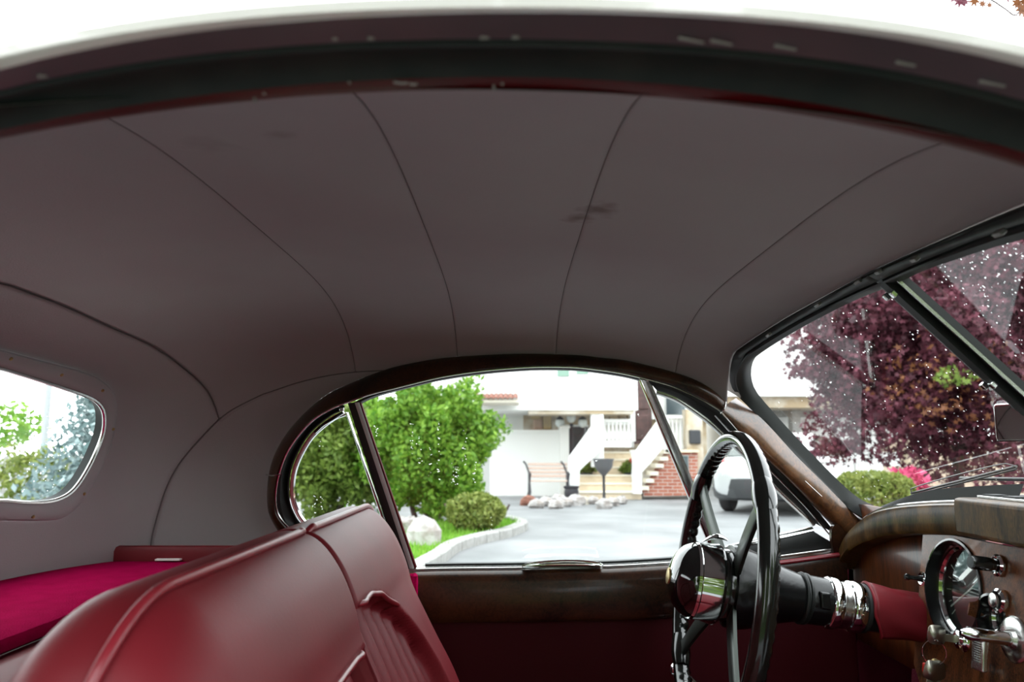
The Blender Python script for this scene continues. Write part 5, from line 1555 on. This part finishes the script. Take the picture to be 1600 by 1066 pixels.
# overhanging twig above the roof edge
tw = P(1585, 5, 1.35)
tg = thing('maple_twig', 'thin maple twig with rusty leaves above the roof edge, top right', 'branch', P(1600, 30, 1.35))
tm = MB().tube([P(1700, -60, 1.35), P(1540, -5, 1.35), P(1556, 4, 1.35), P(1572, 15, 1.35), P(1582, 23, 1.35), P(1588, 24, 1.35), P(1592, 18, 1.35), P(1594, 12, 1.35)], [.004, .0016, .0012, .001, .0012, .0012, .0008, .0008], 6)
obj('twig', tm, 'bark', tg)
rnd = random.Random(23)
for (px, py, s, mm_) in ((1490,-2,.010,'leaf_maple'),(1500,1,.009,'leaf_maple'),(1508,3,.006,'leaf_maple'),(1523,1,.008,'leaf_rust'),(1535,6,.006,'leaf_rust'),(1546,8,.005,'leaf_rust'),(1589,4,.008,'leaf_rust'),(1596,13,.010,'leaf_rust'),(1602,20,.010,'leaf_rust'),(1600,2,.007,'leaf_rust'),(1572,-6,.009,'leaf_maple')):
    s *= 1.5; p = P(px, py, 1.35); a0 = rnd.uniform(0, 6.28); ti = rnd.uniform(-.6, .6); V = []
    for j in range(14):
        a = a0 + 2 * math.pi * j / 14; r = s * (1 if j % 2 == 0 else .45) * (1.25 if j == 0 else 1)
        V.append(p + np.array([math.cos(a) * r, math.sin(a) * r * ti, math.sin(a) * r]))
    obj('leaf', MB().poly(V), mm_, tg, smooth=False)
# hedge, azalea
hb = G(1366, 812); hb[1] = 6.9; hb[0] = P(1366, 780, 6.9)[0]
zt = P(1366, 738, 6.9)[2]; wd = 96 / FPX * 6.9 / 2
plant('box_hedge', 'square clipped light green box hedge at the windscreen foot', 'shrub', np.array([hb[0], 6.9, GZ]), [leafcloud((hb[0], 6.9, (zt + GZ) / 2), (wd, .35, (zt - GZ) / 2), 7000, .032, 61, shape='box')], 'leaf_box', [(np.array([hb[0] + d, 6.9, GZ]), np.array([hb[0] + d, 6.9, zt - .1]), .03, .015, .02, 3) for d in (-.2, .2)])
ab = P(1421, 760, 7.3); ab[2] = GZ
plant('azalea', 'bright pink flowering azalea beside the box hedge', 'shrub', ab, [leafcloud(ab + [0, 0, .80], (.17, .14, .16), 500, .045, 62), leafcloud(ab + [0, 0, .45], (.2, .18, .40), 700, .05, 63)], ['leaf_pink', 'leaf_olive'], [(ab, ab + [.05, 0, .6], .03, .012, .05, 4)])
bd = MB().poly([(4.5, 8.0, GZ + .04), (16, 6.0, GZ + .04), (16, 12.9, GZ + .04), (6.2, 12.9, GZ + .04), (4.7, 10.6, GZ + .04)])
obj('planting_bed', bd, 'mulch', kind='structure', label='red mulch planting bed under the maple tree', cat='garden bed', smooth=False, solid=.06)
bw = thing('block_wall', 'low tan block wall behind the maple tree', 'wall', (8.5, 12.2, GZ))
rnd = random.Random(31)
for r in range(6):
    x = 6.3 - (.3 if r % 2 else 0)
    while x < 12.0:
        l = rnd.uniform(.5, .8)
        obj('block', MB().box((x, 12.2 + rnd.uniform(-.02, .02) + r * .03, GZ + .03 + r * .21), (x + l - .015, 12.5 + r * .03, GZ + .03 + r * .21 + .2)), 'sand', bw, smooth=False, bevel=.015)
        x += l

# ---- seen through the rear window
sb = P(118, 800, 11.5); sb[2] = GZ
ht = P(118, 585, 11.5)[2] - GZ
plant('blue_spruce', 'blue-grey spruce tree seen through the rear window', 'tree', sb, [leafcloud(sb + [.35, 0, .15], (1.15, 1.15, ht + .3), 5000, .06, 81, shape='cone', surf=.3, lump=.3)], 'leaf_spruce', [(sb + [.35, 0, 0], sb + [.35, 0, ht * .95], .09, .02, .02, 5)])
gb = P(58, 800, 14.0); gb[2] = GZ
plant('yellow_shrub', 'yellow-green shrub at the foot of the utility pole', 'shrub', gb, [leafcloud(gb + [0, 0, .55], (.8, .6, .62), 1300, .07, 83)], 'leaf_box', [(gb, gb + [0, 0, .6], .04, .015, .04, 6)])
tb = P(-30, 800, 17.0); tb[2] = GZ
plant('street_tree', 'light green tree at the left edge of the rear window', 'tree', tb, [leafcloud(tb + [0, 0, 1.6], (1.2, 1.0, .5), 700, .09, 85)], 'leaf_green', [(tb, tb + [0, 0, 1.6], .09, .04, .05, 7)])
up2 = P(60, 800, 15.5); up2[2] = GZ
pole = thing('utility_pole', 'thin grey utility pole seen through the rear window', 'pole', up2)
obj('shaft', MB().lathe([(.07, 0), (.06, 3), (.05, 6.5)], up2, (0, 0, 1), 12), 'galv', pole)
obj('cross_arm', MB().box((up2[0] - .8, up2[1] - .05, GZ + 6.0), (up2[0] + .8, up2[1] + .05, GZ + 6.1)), 'bark', pole, smooth=False)
obj('foot_collar', MB().lathe([(.11, 0), (.11, .15), (.08, .2)], up2, (0, 0, 1), 12), 'galv', pole)
vw = P(18, 780, 20.)
fence = thing('picket_fence', 'pale roadside fence low in the rear window', 'fence', np.array([vw[0], 20., GZ]))
for i in range(14):
    x = vw[0] - 1.5 + i * .24
    obj('picket', MB().box((x, 20, GZ), (x + .12, 20.03, GZ + .95)), 'kerb', fence, smooth=False)
for z in (.25, .7):
    obj('rail', MB().box((vw[0] - 1.6, 20.03, GZ + z), (vw[0] + 2.0, 20.08, GZ + z + .08)), 'kerb', fence, smooth=False)

# ---- trees on the near side of the drive, behind the photographer (added unseen to darken the cabin; chrome and dials hint at trees)
for i, (x, y, hgt) in enumerate(((-3.6, -3.8, 3.6), (-.6, -4.2, 4.0), (2.6, -3.9, 3.7), (5.6, -3.4, 3.8))):
    b_ = np.array([x, y, GZ]); c_ = b_ + [0, 0, hgt * .52]
    lb = ['unseen leafy tree added behind the camera, leftmost of the row', 'unseen leafy tree added behind the camera, opposite the seats', 'unseen leafy tree added behind the camera, opposite the dashboard', 'unseen leafy tree added behind the camera, rightmost of the row'][i]
    plant('unseen_tree', lb, 'tree', b_, [leafcloud(c_, (1.42, 1.0, hgt * .47), 2600, .15, 300 + i, lump=.12, surf=.4)], 'leaf_olive', [(b_, c_, .10, .05, .08, 40 + i)], 'unseen trees added behind the camera')
vg = MB().grid([[(x, y, GZ + .03) for x in np.linspace(-14, 16, 6)] for y in (-14, -6, -1.3)])  # dark ground added out of view to cut bounce light in the cabin
obj('unseen_grass', vg, 'unseen_grass', kind='structure', label='unseen dark grass strip added on the near side behind the camera', cat='lawn', smooth=False, solid=.05)
